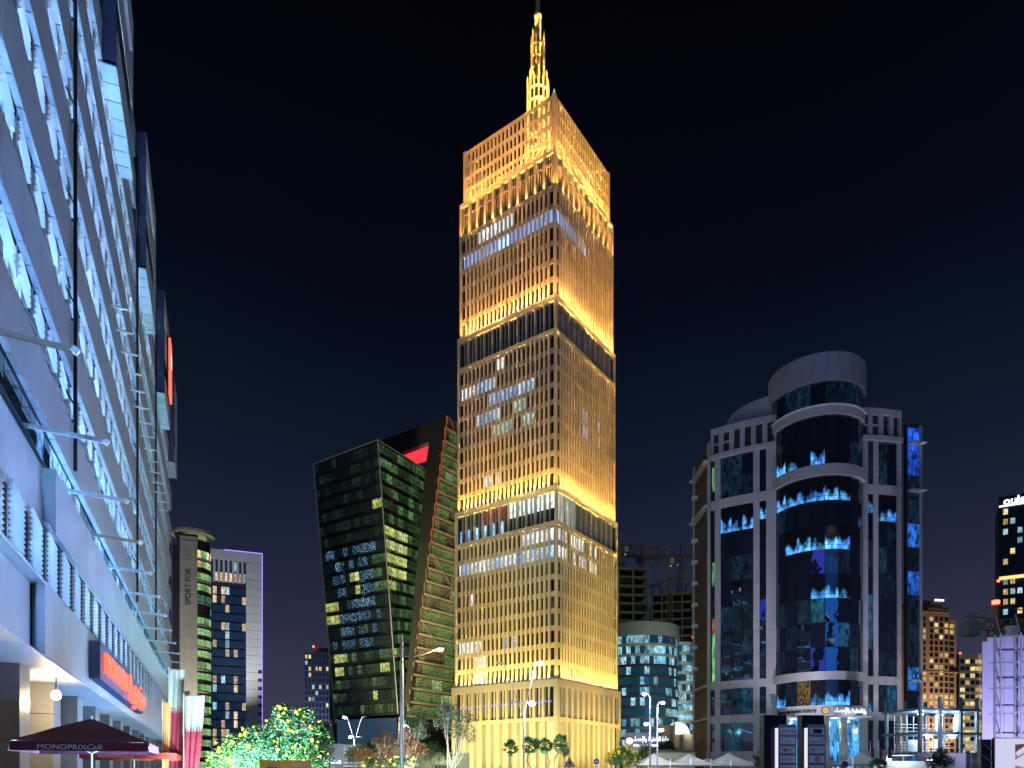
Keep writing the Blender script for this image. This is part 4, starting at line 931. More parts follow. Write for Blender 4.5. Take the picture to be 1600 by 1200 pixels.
# curved office block with rows of lit windows
op = at(1000, 1200, 268); off = thing('curved_office', 'curved pale banded office block with cyan lit windows', 'building', (op.x, 268, 0))
pband = M('pale_band', (.50, .50, .44), .7)
mb = MB(); mb.arc(0, 0, 4, 13.6, -1.8, 1.75, 0, 56, 40); mb.build('core', coredark, off)
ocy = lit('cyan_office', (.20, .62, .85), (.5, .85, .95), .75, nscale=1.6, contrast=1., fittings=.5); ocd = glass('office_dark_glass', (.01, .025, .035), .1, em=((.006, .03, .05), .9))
for k in range(13):
    m = MB(); m.arc(0, 0, 13.2, 14.15 if k % 3 else 14.5, -1.6, 1.6, 8+k*3.75, 8.9+k*3.75, 36); m.build('floor_band', pband if k > 9 else pdark, off)
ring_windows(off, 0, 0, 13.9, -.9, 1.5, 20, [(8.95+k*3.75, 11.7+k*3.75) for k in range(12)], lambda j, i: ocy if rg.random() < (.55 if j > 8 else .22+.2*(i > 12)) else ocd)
m = MB(); m.arc(0, 0, 12, 14.6, -1.7, 1.7, 53, 57.8, 40); m.build('roof_band', pband, off); bx('roof_light', off, red_led, 13.2, 13.7, -3, -2.5, 57.8, 58.5)
o2 = at(1061, 1200, 275); ow = ob('office_wing', None, off, (o2.x-op.x, 8, 0))
m = MB(); m.arc(0, 0, 1, 5.9, -1.6, 1.6, 0, 54.5, 24); m.build('wing_core', coredark, ow)
for k in range(13): m = MB(); m.arc(0, 0, 5.4, 6.3, -1.5, 1.5, 7.4+k*3.75, 8.6+k*3.75, 20); m.build('wing_band', pband, ow)
ring_windows(ow, 0, 0, 6.05, -.3, 1.4, 6, [(8.7+k*3.75, 11.0+k*3.75) for k in range(12)], lambda j, i: ocy if rg.random() < .6 else ocd); bx('roof_light', ow, red_led, 4.5, 5, -4, -3.5, 55.5, 56.2)
floodlight((op.x+8, 235, 0), (op.x+2, 262, 30), 90000, (.75, .95, .78), 75, 'ground floodlight at the foot of the curved office block', .5)
# concrete frames under construction with cranes
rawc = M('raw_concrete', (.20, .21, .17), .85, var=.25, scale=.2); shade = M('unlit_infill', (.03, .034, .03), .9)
def skeleton(px, Y, w, d, h, nf, nb, rz, label, slope=0., skip=()):
    p = at(px, 1200, Y); t = thing('concrete_frame', label, 'building', (p.x, Y, 0), rz)
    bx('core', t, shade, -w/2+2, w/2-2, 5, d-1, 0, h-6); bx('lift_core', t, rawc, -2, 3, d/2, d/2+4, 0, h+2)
    for f in range(nf+1):
        z = h*(1-(nf-f)*4.1/h)
        if z > 0: bx('floor_slab', t, rawc, -w/2, w/2, 0, d, z-.75, z)
    for k in range(nb+1): x = -w/2+w*k/nb; bx('column', t, rawc, x-.4, x+.4, -.05, .75, 0, h-.3+slope*0)
    for k in range(4): y = 1+d*k/4; bx('column', t, rawc, -w/2-.03, -w/2+.75, y, y+.8, 0, h-.3)
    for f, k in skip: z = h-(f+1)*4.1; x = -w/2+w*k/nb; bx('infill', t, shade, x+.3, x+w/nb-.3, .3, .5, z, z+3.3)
    return t, p
sk1, p1_ = skeleton(978, 330, 21, 26, 100, 22, 3, R(6), 'dark bare concrete frame standing nearest the gold tower', 0, ((1, 1), (2, 0), (4, 2), (6, 1)))
sk2, p2_ = skeleton(1058, 345, 24, 30, 92, 20, 5, R(-10), 'dark bare concrete frame with a sloping roof truss', 0, ((1, 2), (3, 3), (5, 1), (6, 4)))
m = MB()
for k in range(9): x = -16+k*4; m.bar((x, 3, 92), (x, 3, 95+k*1.5), .5); m.bar((x, 3, 95+k*1.5), (x+4, 3, 96.5+k*1.5), .9); m.bar((x, 3, 92), (x+4, 3, 96.5+k*1.5), .35)
m.build('roof_truss', rawc, sk2); bx('side_frame', sk2, rawc, -20, -12.5, 8, 9, 86, 87.2)
for k in range(5): bx('side_column', sk2, rawc, -20+k*1.7, -19.4+k*1.7, 8, 9, 0, 86)
for f in range(18): bx('side_slab', sk2, rawc, -20, -12.3, 8, 14, f*4.6+3, f*4.6+3.7)
floodlight((p1_.x+10, 300, 0), (p1_.x+14, 335, 75), 60000, (.70, .85, .55), 70, 'site floodlight at the foot of the bare concrete frames', .5)
yel = M('crane_yellow', (.30, .20, .07), .6, var=.2)
def crane(px, py, Y, zb, jib, cj, rz, label, lit_=True, tip=False):
    p = at(px, py, Y); zt = p.z; t = thing('tower_crane', label, 'crane', (p.x, Y, 0), rz, 'construction cranes'); m = MB()
    for x, y in ((-.8, -.8), (.8, -.8), (-.8, .8), (.8, .8)): m.bar((x, y, 0), (x, y, zt), .28)
    z = 0
    while z < zt-2: m.bar((-.8, -.8, z), (.8, -.8, z+2), .16); m.bar((.8, -.8, z), (.8, .8, z+2), .16); m.bar((-.8, .8, z), (-.8, -.8, z+2), .16); m.bar((-.8, -.8, z+2), (.8, -.8, z+2), .16); z += 2
    m.build('mast', yel, t)
    for nm, L, rise in (('jib', jib, .06), ('counter_jib', -cj, .05)):
        m = MB(); n = int(abs(L)/2.2)
        for k in range(n):
            x0, x1 = L*k/n, L*(k+1)/n; h = 1.7
            for y in (-.6, .6): m.bar((x0, y, zt+abs(x0)*rise), (x1, y, zt+abs(x1)*rise), .2); m.bar((x0, y, zt+abs(x0)*rise), ((x0+x1)/2, 0, zt+h+abs(x0)*rise), .14); m.bar(((x0+x1)/2, 0, zt+h+abs(x0)*rise), (x1, y, zt+abs(x1)*rise), .14)
            m.bar((x0, 0, zt+h+abs(x0)*rise), (x1, 0, zt+h+abs(x1)*rise), .2)
        m.build(nm, yel, t)
    ch = 7 if Y > 200 else 4.2; m = MB(); m.bar((0, 0, zt), (0, 0, zt+ch), .5); m.bar((0, 0, zt+ch), (jib*.7, 0, zt+1.7+jib*.04), .12); m.bar((0, 0, zt+ch), (-cj, 0, zt+1.7), .12); m.build('cathead', yel, t)
    bx('counterweight', t, rawc, -cj, -cj+2.2, -.8, .8, zt-1.6+cj*.05, zt+.6+cj*.05); bx('cab', t, whitepaint, .9, 2.6, -1.9, -.7, zt-1.8, zt+.4)
    if lit_: bx('work_lamp', t, emit_w, .8, 1.5, -1.2, -.9, zt-3.4, zt-3.1)
    if tip: bx('warning_light', t, red_led, -.4, .4, -.4, .4, zt+ch+.1, zt+ch+.7)
    return t
emit_w = emit('crane_lamp', (.9, .9, .75), .7)
crane(972, 856, 335, 0, 26, 9, R(25), 'crane whose raised jib starts right beside the gold tower'); crane(1003, 872, 350, 0, 12, 10, R(-160), 'small dark crane standing over the bare frame roof', False)
crane(1044, 875, 340, 0, 30, 15, R(-8), 'crane with a lit cab rising before the sloping roof truss'); crane(1063, 872, 370, 0, 30, 24, R(172), 'crane with a long jib behind the sloping roof truss')
# beige arcaded building with lit dome, and the blue sign beside it
sandm = M('sand_render', (.32, .26, .20), .85, var=.15); sp_ = at(1060, 1200, 185); souk = thing('beige_building', 'beige walled building with pointed arches and a glowing dome', 'building', (sp_.x, 185, 0), R(-4))
bx('wall', souk, sandm, -4.6, 4.9, 0, 8, 0, 13.0); bx('tower', souk, sandm, -4.8, -1.2, -.5, 3, 0, 15.4); bx('wall_low', souk, sandm, -14, -4.8, .5, 6, 0, 9.0)
for x in (-4.9, -1.45, 1.2): bx('pilaster', souk, sandm, x, x+.5, -.7, -.5, 0, 15.9 if x < 0 else 13.6)
for x0, x1 in ((-4.2, -1.6), (1.9, 4.6)): bx('panel', souk, M('sand_panel', (.36, .30, .24), .85), x0, x1, -.62 if x0 < 0 else -.12, -.5 if x0 < 0 else 0, 8.5, 11.5)
for x in (-2.9, 3.2, -9):
    a = MB(); q = [(-.9, 0), (-.9, 2.6)]+[(-.9+.9*k/5, 2.6+1.7*math.sqrt(k/5)) for k in range(1, 6)]+[(.9*k/5, 2.6+1.7*math.sqrt(1-k/5)) for k in range(1, 6)]+[(.9, 0)]
    a.quad([(u, -.62 if x == -2.9 else -.12, 5.0+v) for u, v in q]); a.quad([(u, -.4 if x == -2.9 else .1, 5.0+v) for u, v in reversed(q)])
    for i in range(len(q)): j = (i+1) % len(q); a.quad([(q[i][0], -.62 if x == -2.9 else -.12, 5+q[i][1]), (q[i][0], -.3, 5+q[i][1]), (q[j][0], -.3, 5+q[j][1]), (q[j][0], -.62 if x == -2.9 else -.12, 5+q[j][1])])
    a.build('arch', pdark, souk, (x, 0, -2 if x > 0 else -1.5))
dm = MB(); n = 8
prof = [(3.2*cos(k/n*pi/2), 3.2*sin(k/n*pi/2)*1.1) for k in range(n+1)]
dm.tube([(0, 0, z+.001*i) for i, (r, z) in enumerate(prof)], [max(r, .05) for r, z in prof], 24, cap=False); dm.build('dome', emit('dome_glow', (1, .96, .88), 1.1), souk, (0.4, 3.5, 13.0), smooth=True)
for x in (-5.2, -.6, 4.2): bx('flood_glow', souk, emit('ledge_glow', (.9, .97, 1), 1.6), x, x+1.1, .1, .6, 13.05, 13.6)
lamp('POINT', 'dome_lamp', souk, (2.5, -1.5, 14.8), 900, (1, .95, .85), .3)
sgp = at(1006, 1200, 178); bsg = thing('sign_board', 'blue illuminated sign board with white arabic lettering and a round emblem', 'sign', (sgp.x, 178, 0), R(4)); bsm = M('slate_blue_board', (.08, .11, .24), .6)
bx('board', bsg, bsm, -4.7, 4.7, 0, .5, 8.6, 13.0); [bx('post', bsg, pdark, x-.2, x+.2, .1, .4, 0, 8.6) for x in (-3.5, 3.5)]
wl = emit('sign_white_letter', (.8, .85, 1), 2.2); text('sign_letters', arabic('وزارة التخطيط والإحصاء').replace('ة', '\uFE93'), 1.9, wl, bsg, (-2.7, -.08, 10.9), ext=.04, sxy=(.52, .9), bold=.02)
text('sign_letters', 'Ministry of Planning & Statistics', .95, wl, bsg, (-2.7, -.08, 9.55), ext=.04, sxy=(.53, 1), bold=.02)
m = MB(); m.tube([(0, 0, 0), (0, 0, .12)], .85, 20); m.build('emblem', emit('emblem_white', (1, .82, .82), 1.7), bsg, (-3.7, -.03, 10.9), (R(90), 0, 0))
lamp('POINT', 'sign_lamp', bsg, (0, -3, 12.5), 260, (.6, .7, 1), .3)

# far right: brown residential tower, small block, dark tower
bp = at(1462, 1200, 420); br = thing('apartment_tower', 'brown stone apartment tower with many small yellow lit windows', 'tower', (bp.x, 420, 0), R(10))
brn = M('brown_stone', (.34, .25, .18), .85, var=.12); w_yel = lit('flat_window_yellow', (1, .70, .22), (1, .80, .40), .85, contrast=.8); bwin = glass('flat_window_dark', (.012, .012, .014), .15)
for x0, x1, y, h in ((-15, -5, .6, 103), (-5, 9, 0, 102), (9, 15, 1.2, 96)): bx('wall', br, brn, x0, x1, y, 18, 0, h)
bx('roof_house', br, brn, -11, 7, 3, 14, 102, 107.5); bx('roof_house', br, pdark, 6, 12, 4, 12, 96, 104); bx('cornice', br, brn, -15.3, 9.3, -.3, 2, 99.5, 100.4); bx('cornice', br, brn, -15.3, 15.3, -.25, 2, 64, 64.8)
for k in range(3): bx('roof_lamp', br, emit('roof_lamp_white', (.9, .95, 1), 6), 2+k*2.2, 3.4+k*2.2, 2.5, 2.9, 107.6, 108.4)
rows = [(6+k*3.55, 8.3+k*3.55) for k in range(26)]
grid_windows(br, -4.6, 8.8, 0, rows, 4, lambda j, i: w_yel if rg.random() < .33 else bwin, .35); grid_windows(br, 9.5, 14.5, 1.2, rows[:25], 1, lambda j, i: w_yel if rg.random() < .35 else bwin, .45)
grid_windows(br, -14.5, -5.6, .6, rows, 3, lambda j, i: w_yel if (rg.random() < .45 and i > 0) else bwin, .5)
for x in (-15.2, -12.4, -9.4, -6.3): bx('rib', br, brn, x, x+1.0, .1, .7, 0, 101)
floodlight((bp.x-22, 385, 0), (bp.x, 421, 45), 420000, (1, .66, .40), 80, 'ground floodlight at the foot of the brown apartment tower', .5)
sb = at(1522, 1200, 470); blk2 = thing('low_block', 'pale low block with strips of yellow windows behind the building site', 'building', (sb.x, 470, 0)); blk2.scale = (1.24, 1.24, 1.2); bx('wall', blk2, pconc, -8, 9, 0, 14, 0, 70); grid_windows(blk2, -7.6, 8.6, 0, [(10+k*3.9, 12.2+k*3.9) for k in range(15)], 6, lambda j, i: w_yel if rg.random() < .55 else bwin, .15); bx('roof_light', blk2, red_led, -8, -7.2, -.5, 0, 70, 70.7)
floodlight((sb.x-6, 435, 0), (sb.x, 470, 50), 60000, (1, .9, .75), 80, 'ground floodlight at the foot of the pale low block', .5)
dt = at(1592, 1200, 280); dtw = thing('dark_tower', 'dark slab tower with a white glowing roof sign and an orange light line', 'tower', (dt.x, 280, 0), R(-30)); dtw.scale = (.85, .85, .85); drk = M('dark_navy_wall', (.02, .026, .045), .5)
bx('wall', dtw, drk, -7.6, 16, 0, 20, 0, 131); bx('parapet', dtw, drk, -7.7, 16, -.1, .3, 131, 134)
grid_windows(dtw, -6.5, 15.5, 0, [(8+k*4.7, 10.6+k*4.7) for k in range(26)], 8, lambda j, i: (w_yel if rg.random() < .6 else w_hot2) if rg.random() < .3 else None, .35)
bx('light_line', dtw, emit('orange_line', (1, .42, .1), 2.4), -7.6, 16, -.5, -.1, 95, 96.4); bx('warning_light', dtw, red_led, -8.4, -7.4, -.6, .1, 94.2, 95.2)
bx('sign_line', dtw, emit('roof_sign_glow', (.55, .7, 1), 4), -7.6, 14, -.35, -.15, 129.2, 129.9)
text('roof_letters', 'oulso', 5, emit('roof_letter_white', (.7, .85, 1), 3), dtw, (-6, -.3, 130), ext=.1, bold=.1)
# building site: lit frame, purple sheeted scaffold, crane
st = at(1490, 1200, 98); site = thing('building_site', 'lit steel building frame with open floors on the construction site', 'building', (st.x, 98, 0), R(14)); sitem = M('site_steel', (.16, .24, .28), .6, .2)
for z, w0 in ((5.2, 5.2), (8.0, 6.0), (11.3, 5.6)): bx('floor_slab', site, sitem, -5.6, w0, 0, 7, z-.32, z)
for x in (-5.2, -1.9, 1.6, 4.4):
    for y in (.2, 6.3): bx('column', site, sitem, x-.18, x+.18, y, y+.4, 0, 12.9)
litwall = M('site_white_board', (.75, .78, .8), .7)
for x0, x1, z0, z1 in ((.1, 1.2, 8, 10.6), (.0, 1.0, 5.2, 7.2), (3.2, 4.2, 8, 10.4), (-4.8, -3.2, 5.4, 7.0)): bx('board', site, litwall, x0, x1, 3, 3.2, z0, z1)
m = MB()
for k in range(9):
    for z in (8.4, 8.9, 9.4, 5.6, 6.0, 6.4, 6.8): m.bar((-5.2+k*1.1, 5.0, z), (-4.2+k*1.1, 5.0, z), .06)
    m.bar((-5.2+k*1.1, 5, 5.2), (-5.2+k*1.1, 5, 10.6), .07)
stuff(m.build('site_railing', whitepaint, site))
for x, z in ((-3.4, 10.6), (0, 10.6), (3, 10.6), (-2, 7.4), (2, 7.4)):
    pane('work_lamp', site, bulb_white, (x, 2.2, z), 0, (.9, .12, .1)); lamp('POINT', 'work_light', site, (x, 2.4, z-.4), 420, (.62, .82, 1), .3)
bx('hoarding', site, M('site_hoarding', (.30, .32, .34), .7), -9, 5, -3, -2.8, 0, 5.0)
crane(1556, 984, 118, 0, 22, 6.3, R(14), 'yellow crane with a red top lamp behind the purple sheeting', False, True)
sc_ = at(1575, 1200, 90); scaf = thing('scaffold', 'scaffold of steel frames carrying pale purple sheeting', 'scaffold', (sc_.x, 90, 0), R(-6)); sheet = M('pale_sheeting', (.42, .40, .58), .8, var=.15, scale=.8, bump=.3, bscale=1.2)
for k in range(4):
    for z in range(6): bx('sheet', scaf, sheet, -2.0+k*2.05, -2.0+k*2.05+2.0, .9, .95, z*3.3+.03, z*3.3+3.26)
bx('edge_sheet', scaf, sheet, -2.7, -2.05, .7, .9, 0, 19.2)
for k in range(4):
    x = -1.2+k*2.4
    for y in (-.6, .6): bar('standard', scaf, steel, (x, y, 0), (x, y, 20), .16)
    for z in range(7): bar('ledger', scaf, steel, (x, -.6, z*3.2+.4), (x+2.4, -.6, z*3.2+.4), .12); bar('brace', scaf, steel, (x, -.6, z*3.2+.4), (x, .6, z*3.2+3.4), .1); bar('transom', scaf, steel, (x, -.6, z*3.2+.4), (x, .6, z*3.2+.4), .12)
floodlight((sc_.x-4, 76, 0), (sc_.x, 90, 12), 26000, (.62, .60, 1), 90, 'site floodlight standing before the purple sheeting', .3)
bb = at(1592, 1200, 46); bil = thing('billboard', 'white backlit food poster billboard with a slatted dark end', 'billboard', (bb.x, 46, 0), R(-3)); bill = emit('backlit_white', (.72, .74, 1), .85)
bx('poster', bil, bill, -1.5, 2.4, -.06, 0, 0.6, 4.25); bx('frame_back', bil, pdark, -1.55, 2.45, 0, .3, 0, 4.3)
for k in range(5): bar('slat', bil, M('slat_purple', (.10, .09, .16), .6), (-1.6, .05, .3+k*.8), (-2.05, .6, .9+k*.8), .5, .08)
bx('end_wall', bil, pdark, -2.2, -1.56, .3, .7, 0, 4.2)
food = [emit('print_brown', (.22, .07, .05), .6), emit('print_dark', (.05, .04, .12), .6), emit('print_tan', (.62, .36, .22), .6)]
def blob(pts, mt, y): m = MB(); m.quad([(x, y, z) for x, z in pts]); m.build('print', mt, bil)
blob([(-.28, 3.85), (.45, 3.9), (.2, 3.65), (-.05, 3.5), (-.28, 3.3)], food[0], -.064); blob([(-.28, 3.35), (-.1, 3.1), (.5, 3.45), (.3, 3.2), (-.28, 2.85)], food[2], -.066)
blob([(-.28, 2.5), (.2, 2.4), (.5, 2.1), (.45, 1.6), (-.28, 1.3)], food[2], -.064); blob([(-.28, 2.35), (.1, 2.3), (.32, 2.05), (.2, 1.75), (-.28, 1.7)], food[1], -.066); blob([(1.1, 3.2), (1.5, 3.7), (1.9, 3.6), (1.9, 3.0), (1.3, 2.8)], food[1], -.064)
# lit towers across the road behind the viewpoint; they show as streaks in the glass
def neon_tower(x, y, w, h, col, k, label):
    t = thing('neon_tower', label, 'tower', (x, y, 0)); bx('wall', t, drk, -w/2, w/2, -w, 0, 0, h)
    lm = emit('neon_'+str(k), col, 2.2); 
    for i in range(3): bx('led_line', t, lm, -w/2+i*w*.36, -w/2+i*w*.36+w*.22, 0, .3, 4+i*5, h-4-i*9)
    for j in range(12): bx('window', t, w_white if j % 3 else w_warm, -w/4+(j*7 % 5)*w/12, -w/4+(j*7 % 5)*w/12+3, 0, .15, 8+j*h/13, 11+j*h/13)
for k, a in enumerate(((-70, -110, 22, 120, (.03, .10, 1)), (-20, -150, 26, 150, (.08, .10, 1)), (45, -130, 20, 150, (.05, .40, 1)), (110, -100, 24, 120, (.03, .22, 1)), (-150, -60, 24, 100, (.15, .55, 1)), (160, -30, 22, 110, (.25, .7, .5)))): neon_tower(*a, k, ['blue', 'violet blue', 'cyan', 'sky blue', 'pale blue', 'sea green'][k]+' outlined tower mirrored in the round glass front')
# ------------------------------------------------------------------ street lamps
lpm = M('lamp_post_white', (.38, .39, .42), .4, .2)
def lamp_head(t, p, tip, on, mat, power, col, name='lamp_head'):
    p, tip = Vector(p), Vector(tip); d = (tip-p); m = MB(); m.tube([p, p+d*.4, tip], [.035, .11, .07], 8); h = m.build(name, lpm, t)
    if on:
        m = MB(); c = p+d*.62+Vector((0, 0, -.12)); m.tube([c+Vector((0, 0, .08)), c, c-Vector((0, 0, .1)), c-Vector((0, 0, .16))], [.16, .24, .18, .05], 10); m.build('bulb', mat, t); lamp('POINT', 'street_light', t, c-Vector((0, 0, .8)), power, col, .15)
def vlamp(px, Y, zf, tips, lows, label, power=900):
    p = at(px, 1200, Y); t = thing('street_lamp', label, 'street lamp', (p.x, Y, 0), 0, 'street lamps'); m = MB(); m.tube([(0, 0, 0), (0, 0, 1.2), (0, 0, zf)], [.10, .08, .065], 10); m.build('post', lpm, t); bx('base', t, kerbm, -.3, .3, -.3, .3, 0, .15)
    for dx, z, on in tips:
        m = MB(); m.tube([(0, 0, zf-.1), (dx*.5, 0, (zf+z)/2), (dx, 0, z)], [.045, .036, .03], 8); m.build('arm', lpm, t); s = 1 if on else -1
        s = 1 if dx > 0 else -1; lamp_head(t, (dx, 0, z), (dx+.55*s, 0, z+.1), on, bulb_white, power, (.85, .93, 1))
    for dx, z, on in lows:
        s = 1 if dx > 0 else -1; m = MB(); m.tube([(0, 0, z-.05), (dx, 0, z)], .04, 6); m.build('side_arm', lpm, t); lamp_head(t, (dx, 0, z), (dx+.5*s, 0, z), on, bulb_white, power*.6, (.85, .93, 1))
    return t
vlamp(818, 50, 6.1, ((-1.4, 9.75, False), (.85, 9.85, True)), ((-.55, 7.05, False), (.3, 7.05, True)), 'forked white street lamp standing before the gold tower front')
vlamp(554, 92, 6.5, ((-1.0, 9.6, True), (.95, 9.55, False)), ((-.25, 7.1, True), (.4, 7.0, False)), 'forked white street lamp before the leaning tower base', 4500)
vlamp(1016, 75, 10.3, ((-.25, 10.6, True),), ((-.15, 7.5, True),), 'straight white street lamp, taller of the pair near the blue sign board', 1100)
vlamp(1027, 77, 9.6, ((.25, 9.9, True),), ((.15, 7.0, True),), 'straight white street lamp, shorter of the pair near the blue sign board', 1100)
vlamp(640, 95, 8.2, ((-.4, 8.8, True),), (), 'straight street lamp glowing among the roadside trees', 3500)
vlamp(386, 120, 8.2, ((1.1, 10.6, False),), (), 'slender unlit street lamp in front of the striped hotel', 0)
p = at(628, 1200, 45); t = thing('street_lamp', 'tall blue grey street lamp with one orange glowing head on a curved arm', 'street lamp', (p.x, 45, 0), 0, 'street lamps'); bgp = M('blue_grey_post', (.42, .46, .62), .4, .3)
m = MB(); m.tube([(0, 0, 0), (0, 0, 8.6), (0, 0, 8.65), (0, 0, 10.8)], [.14, .12, .085, .08], 10); m.build('post', bgp, t)
m = MB(); m.tube([(-.55, 0, 9.5), (0, 0, 9.4), (.7, 0, 9.4), (1.5, 0, 9.6), (2.15, 0, 9.85)], [.04, .05, .05, .05, .05], 8); m.build('arm', bgp, t)
m = MB(); m.tube([(2.1, 0, 9.88), (2.3, 0, 9.95), (2.6, 0, 9.95), (2.72, 0, 9.93)], [.06, .13, .12, .05], 10); m.build('lamp_head', bgp, t); m = MB(); m.tube([(2.2, 0, 9.86), (2.3, 0, 9.84), (2.58, 0, 9.84), (2.66, 0, 9.87)], [.03, .09, .09, .03], 10); m.build('bulb', bulb_sodium, t)
lamp('POINT', 'street_light', t, (2.45, 0, 9.5), 1500, (1, .45, .12), .12)

# ------------------------------------------------------------------ trees and plants
def leafm(name, col, trans=.25):
    m, t, p = newmat(name); g = nd(t, 'ShaderNodeNewGeometry'); n = nd(t, 'ShaderNodeTexNoise'); n.inputs['Scale'].default_value = 2.2; t.links.new(g.outputs['Position'], n.inputs['Vector'])
    f = math_(t, 'ADD', math_(t, 'MULTIPLY', n.outputs[0], .7), math_(t, 'MULTIPLY', g.outputs['Random Per Island'], .7)); v = nd(t, 'ShaderNodeVectorMath', operation='SCALE'); v.inputs[0].default_value = col; t.links.new(f, v.inputs['Scale']); t.links.new(v.outputs[0], p.inputs['Base Color'])
    p.inputs['Roughness'].default_value = .5; p.inputs['Subsurface Weight'].default_value = 0; return m
lf_green = leafm('leaf_green', (.06, .16, .04)); lf_dark = leafm('leaf_dark', (.035, .085, .03)); lf_grey = leafm('leaf_grey_green', (.10, .14, .09)); lf_rust = leafm('leaf_rust', (.22, .11, .03)); lf_palm = leafm('palm_green', (.05, .13, .05)); lf_blue = leafm('leaf_blue_green', (.045, .15, .075))
barkm = M('bark_pale', (.34, .30, .26), .85, var=.3, scale=5); barkd = M('bark_brown', (.13, .09, .06), .9, var=.3, scale=5); flower = M('yellow_flower', (.60, .42, .02), .6, var=.1)
def tree(name, px, Y, lobes, label, lm, bark, n, size, seed, cat='tree', fork=.45, tr=.12, group='roadside trees', flowers=0, stems=1, extra=None):
    p = at(px, 1200, Y); t = thing(name, label, cat, (p.x, Y, 0), 0, group); g = random.Random(seed); k = Y/F
    L = [Vector(((lx-px)*k, g.uniform(-.3, .3)*lr*k, ZC+(HY-ly)*k)) for lx, ly, lr in lobes]; Rr = [lr*k for _, _, lr in lobes]
    zmin = min(l.z-r for l, r in zip(L, Rr)); zf = max(.25, zmin*fork); tm = MB()
    for s in range(stems):
        bx_ = (s-(stems-1)/2)*tr*3; tm.tube([(bx_*.4, 0, 0), (bx_*.7+g.uniform(-.1, .1), 0, zf*.5), (bx_, 0, zf)], [tr*1.3, tr, tr*.85], 8)
    lim = MB()
    for i, (c, r) in enumerate(zip(L, Rr)):
        bx_ = ((i % stems)-(stems-1)/2)*tr*3; a = Vector((bx_, 0, zf)); mid = a.lerp(c, .55)+Vector((g.uniform(-.2, .2)*r, g.uniform(-.2, .2)*r, .12*r)); lim.tube([a, mid, c], [tr*.6, tr*.38, tr*.15], 6)
        for q in range(5):
            e_ = c+Vector((g.gauss(0, .45)*r, g.gauss(0, .45)*r, g.gauss(.1, .4)*r)); lim.tube([mid.lerp(c, g.random()*.8), e_], [tr*.2, tr*.06], 5)
    tm.build('trunk', bark, t, smooth=True); lim.build('limbs', bark, t, smooth=True)
    tot = sum(r*r for r in Rr); mats = lm if isinstance(lm, list) else [lm]; mb = MB()
    for i, (c, r) in enumerate(zip(L, Rr)): leaves(c, (r, r*.8, r*.85), int(n*r*r/tot), size, seed*10+i, .25, mb=mb, mi=i % len(mats))
    mb.build('crown', mats, t)
    if flowers:
        fz = size/.06; fmb = MB(); fmb.tube([(0, 0, -.07*fz), (.02*fz, 0, -.03*fz), (0, .02*fz, .02*fz), (.02*fz, 0, .06*fz), (0, 0, .09*fz)], [.03*fz, .12*fz, .08*fz, .11*fz, .02*fz], 7)
        for q in range(0, len(fmb.v), 2): v = fmb.v[q]; fmb.v[q] = (v[0]*1.5, v[1]*1.5, v[2]*1.2+.01)
        fme = fmb.mesh('flower_cluster', flower)
        for q in range(flowers):
            i = g.randrange(len(L)); d = Vector((g.gauss(0, 1), -abs(g.gauss(0, 1))*.8, g.gauss(.35, .8))).normalized(); ob('flower_cluster', fme, t, L[i]+Vector((d.x*Rr[i], d.y*Rr[i]*.8, d.z*Rr[i]*.88))*1.03, (g.uniform(0, 6), g.uniform(0, 6), 0), (g.uniform(.32, .7),)*3)
    return t
tree('flowering_tree', 425, 30, [(430, 1165, 38), (380, 1175, 38), (470, 1160, 36), (350, 1180, 26), (455, 1128, 26), (495, 1165, 24), (410, 1190, 42), (475, 1195, 38), (440, 1140, 30), (345, 1195, 22), (395, 1150, 20), (500, 1140, 15), (440, 1112, 11), (478, 1117, 14), (505, 1190, 18)], 'large bushy tree with yellow flower clusters, brightly lit from below', [lf_blue, lf_green], barkd, 26000, .055, 5, flowers=110, fork=.3, group='flowering trees')
fl_ = floodlight((-10.2, 26.3, 0), (-10.0, 30.2, 2.2), 12000, (.66, 1, .88), 115, 'garden floodlight shining up into the big flowering tree', .25)
floodlight((-11.6, 26.6, 0), (-11.6, 30.2, 2.2), 8000, (.66, 1, .88), 115, 'second garden floodlight shining into the flank of the flowering tree', .25)
tree('small_tree', 562, 62, [(562, 1178, 16), (548, 1180, 12), (575, 1182, 12), (558, 1170, 10)], 'small tree with a rust brown crown beneath the forked lamp', [lf_rust, lf_dark], barkd, 2600, .09, 7)
tree('slender_tree', 598, 64, [(592, 1160, 12), (606, 1165, 13), (602, 1148, 9), (594, 1178, 11), (611, 1150, 6), (605, 1180, 9)], 'slender open tree with orange leaves and pale branches', lf_rust, barkm, 1500, .09, 9, fork=.6)
tree('broad_tree', 640, 58, [(650, 1128, 17), (638, 1148, 15), (655, 1145, 14), (632, 1120, 11), (640, 1170, 18), (628, 1165, 13), (660, 1122, 11), (655, 1172, 13)], 'dark leafy tree behind the tall orange street lamp, its side lit orange', [lf_dark, lf_rust, lf_grey], barkm, 4200, .09, 12, fork=.6)
tree('pale_tree', 705, 56, [(700, 1110, 16), (715, 1122, 18), (692, 1128, 15), (728, 1140, 14), (735, 1120, 10), (712, 1145, 15), (738, 1155, 9), (698, 1105, 10)], 'airy grey leaved tree with pale forked stems in front of the gold tower corner', lf_grey, barkm, 3000, .085, 15, fork=.35, stems=3, tr=.09)
tree('garden_tree', 680, 78, [(676, 1168, 12), (688, 1178, 12), (668, 1180, 10), (700, 1180, 9)], 'light green small tree lit yellow at the leaning tower foot', lf_green, barkm, 1500, .11, 17)
tree('flowering_tree', 972, 60, [(972, 1182, 17), (960, 1186, 13), (986, 1186, 14), (975, 1174, 10)], 'small round tree with yellow flowers beside the gold tower flank', lf_green, barkd, 3400, .085, 19, flowers=45, group='flowering trees')
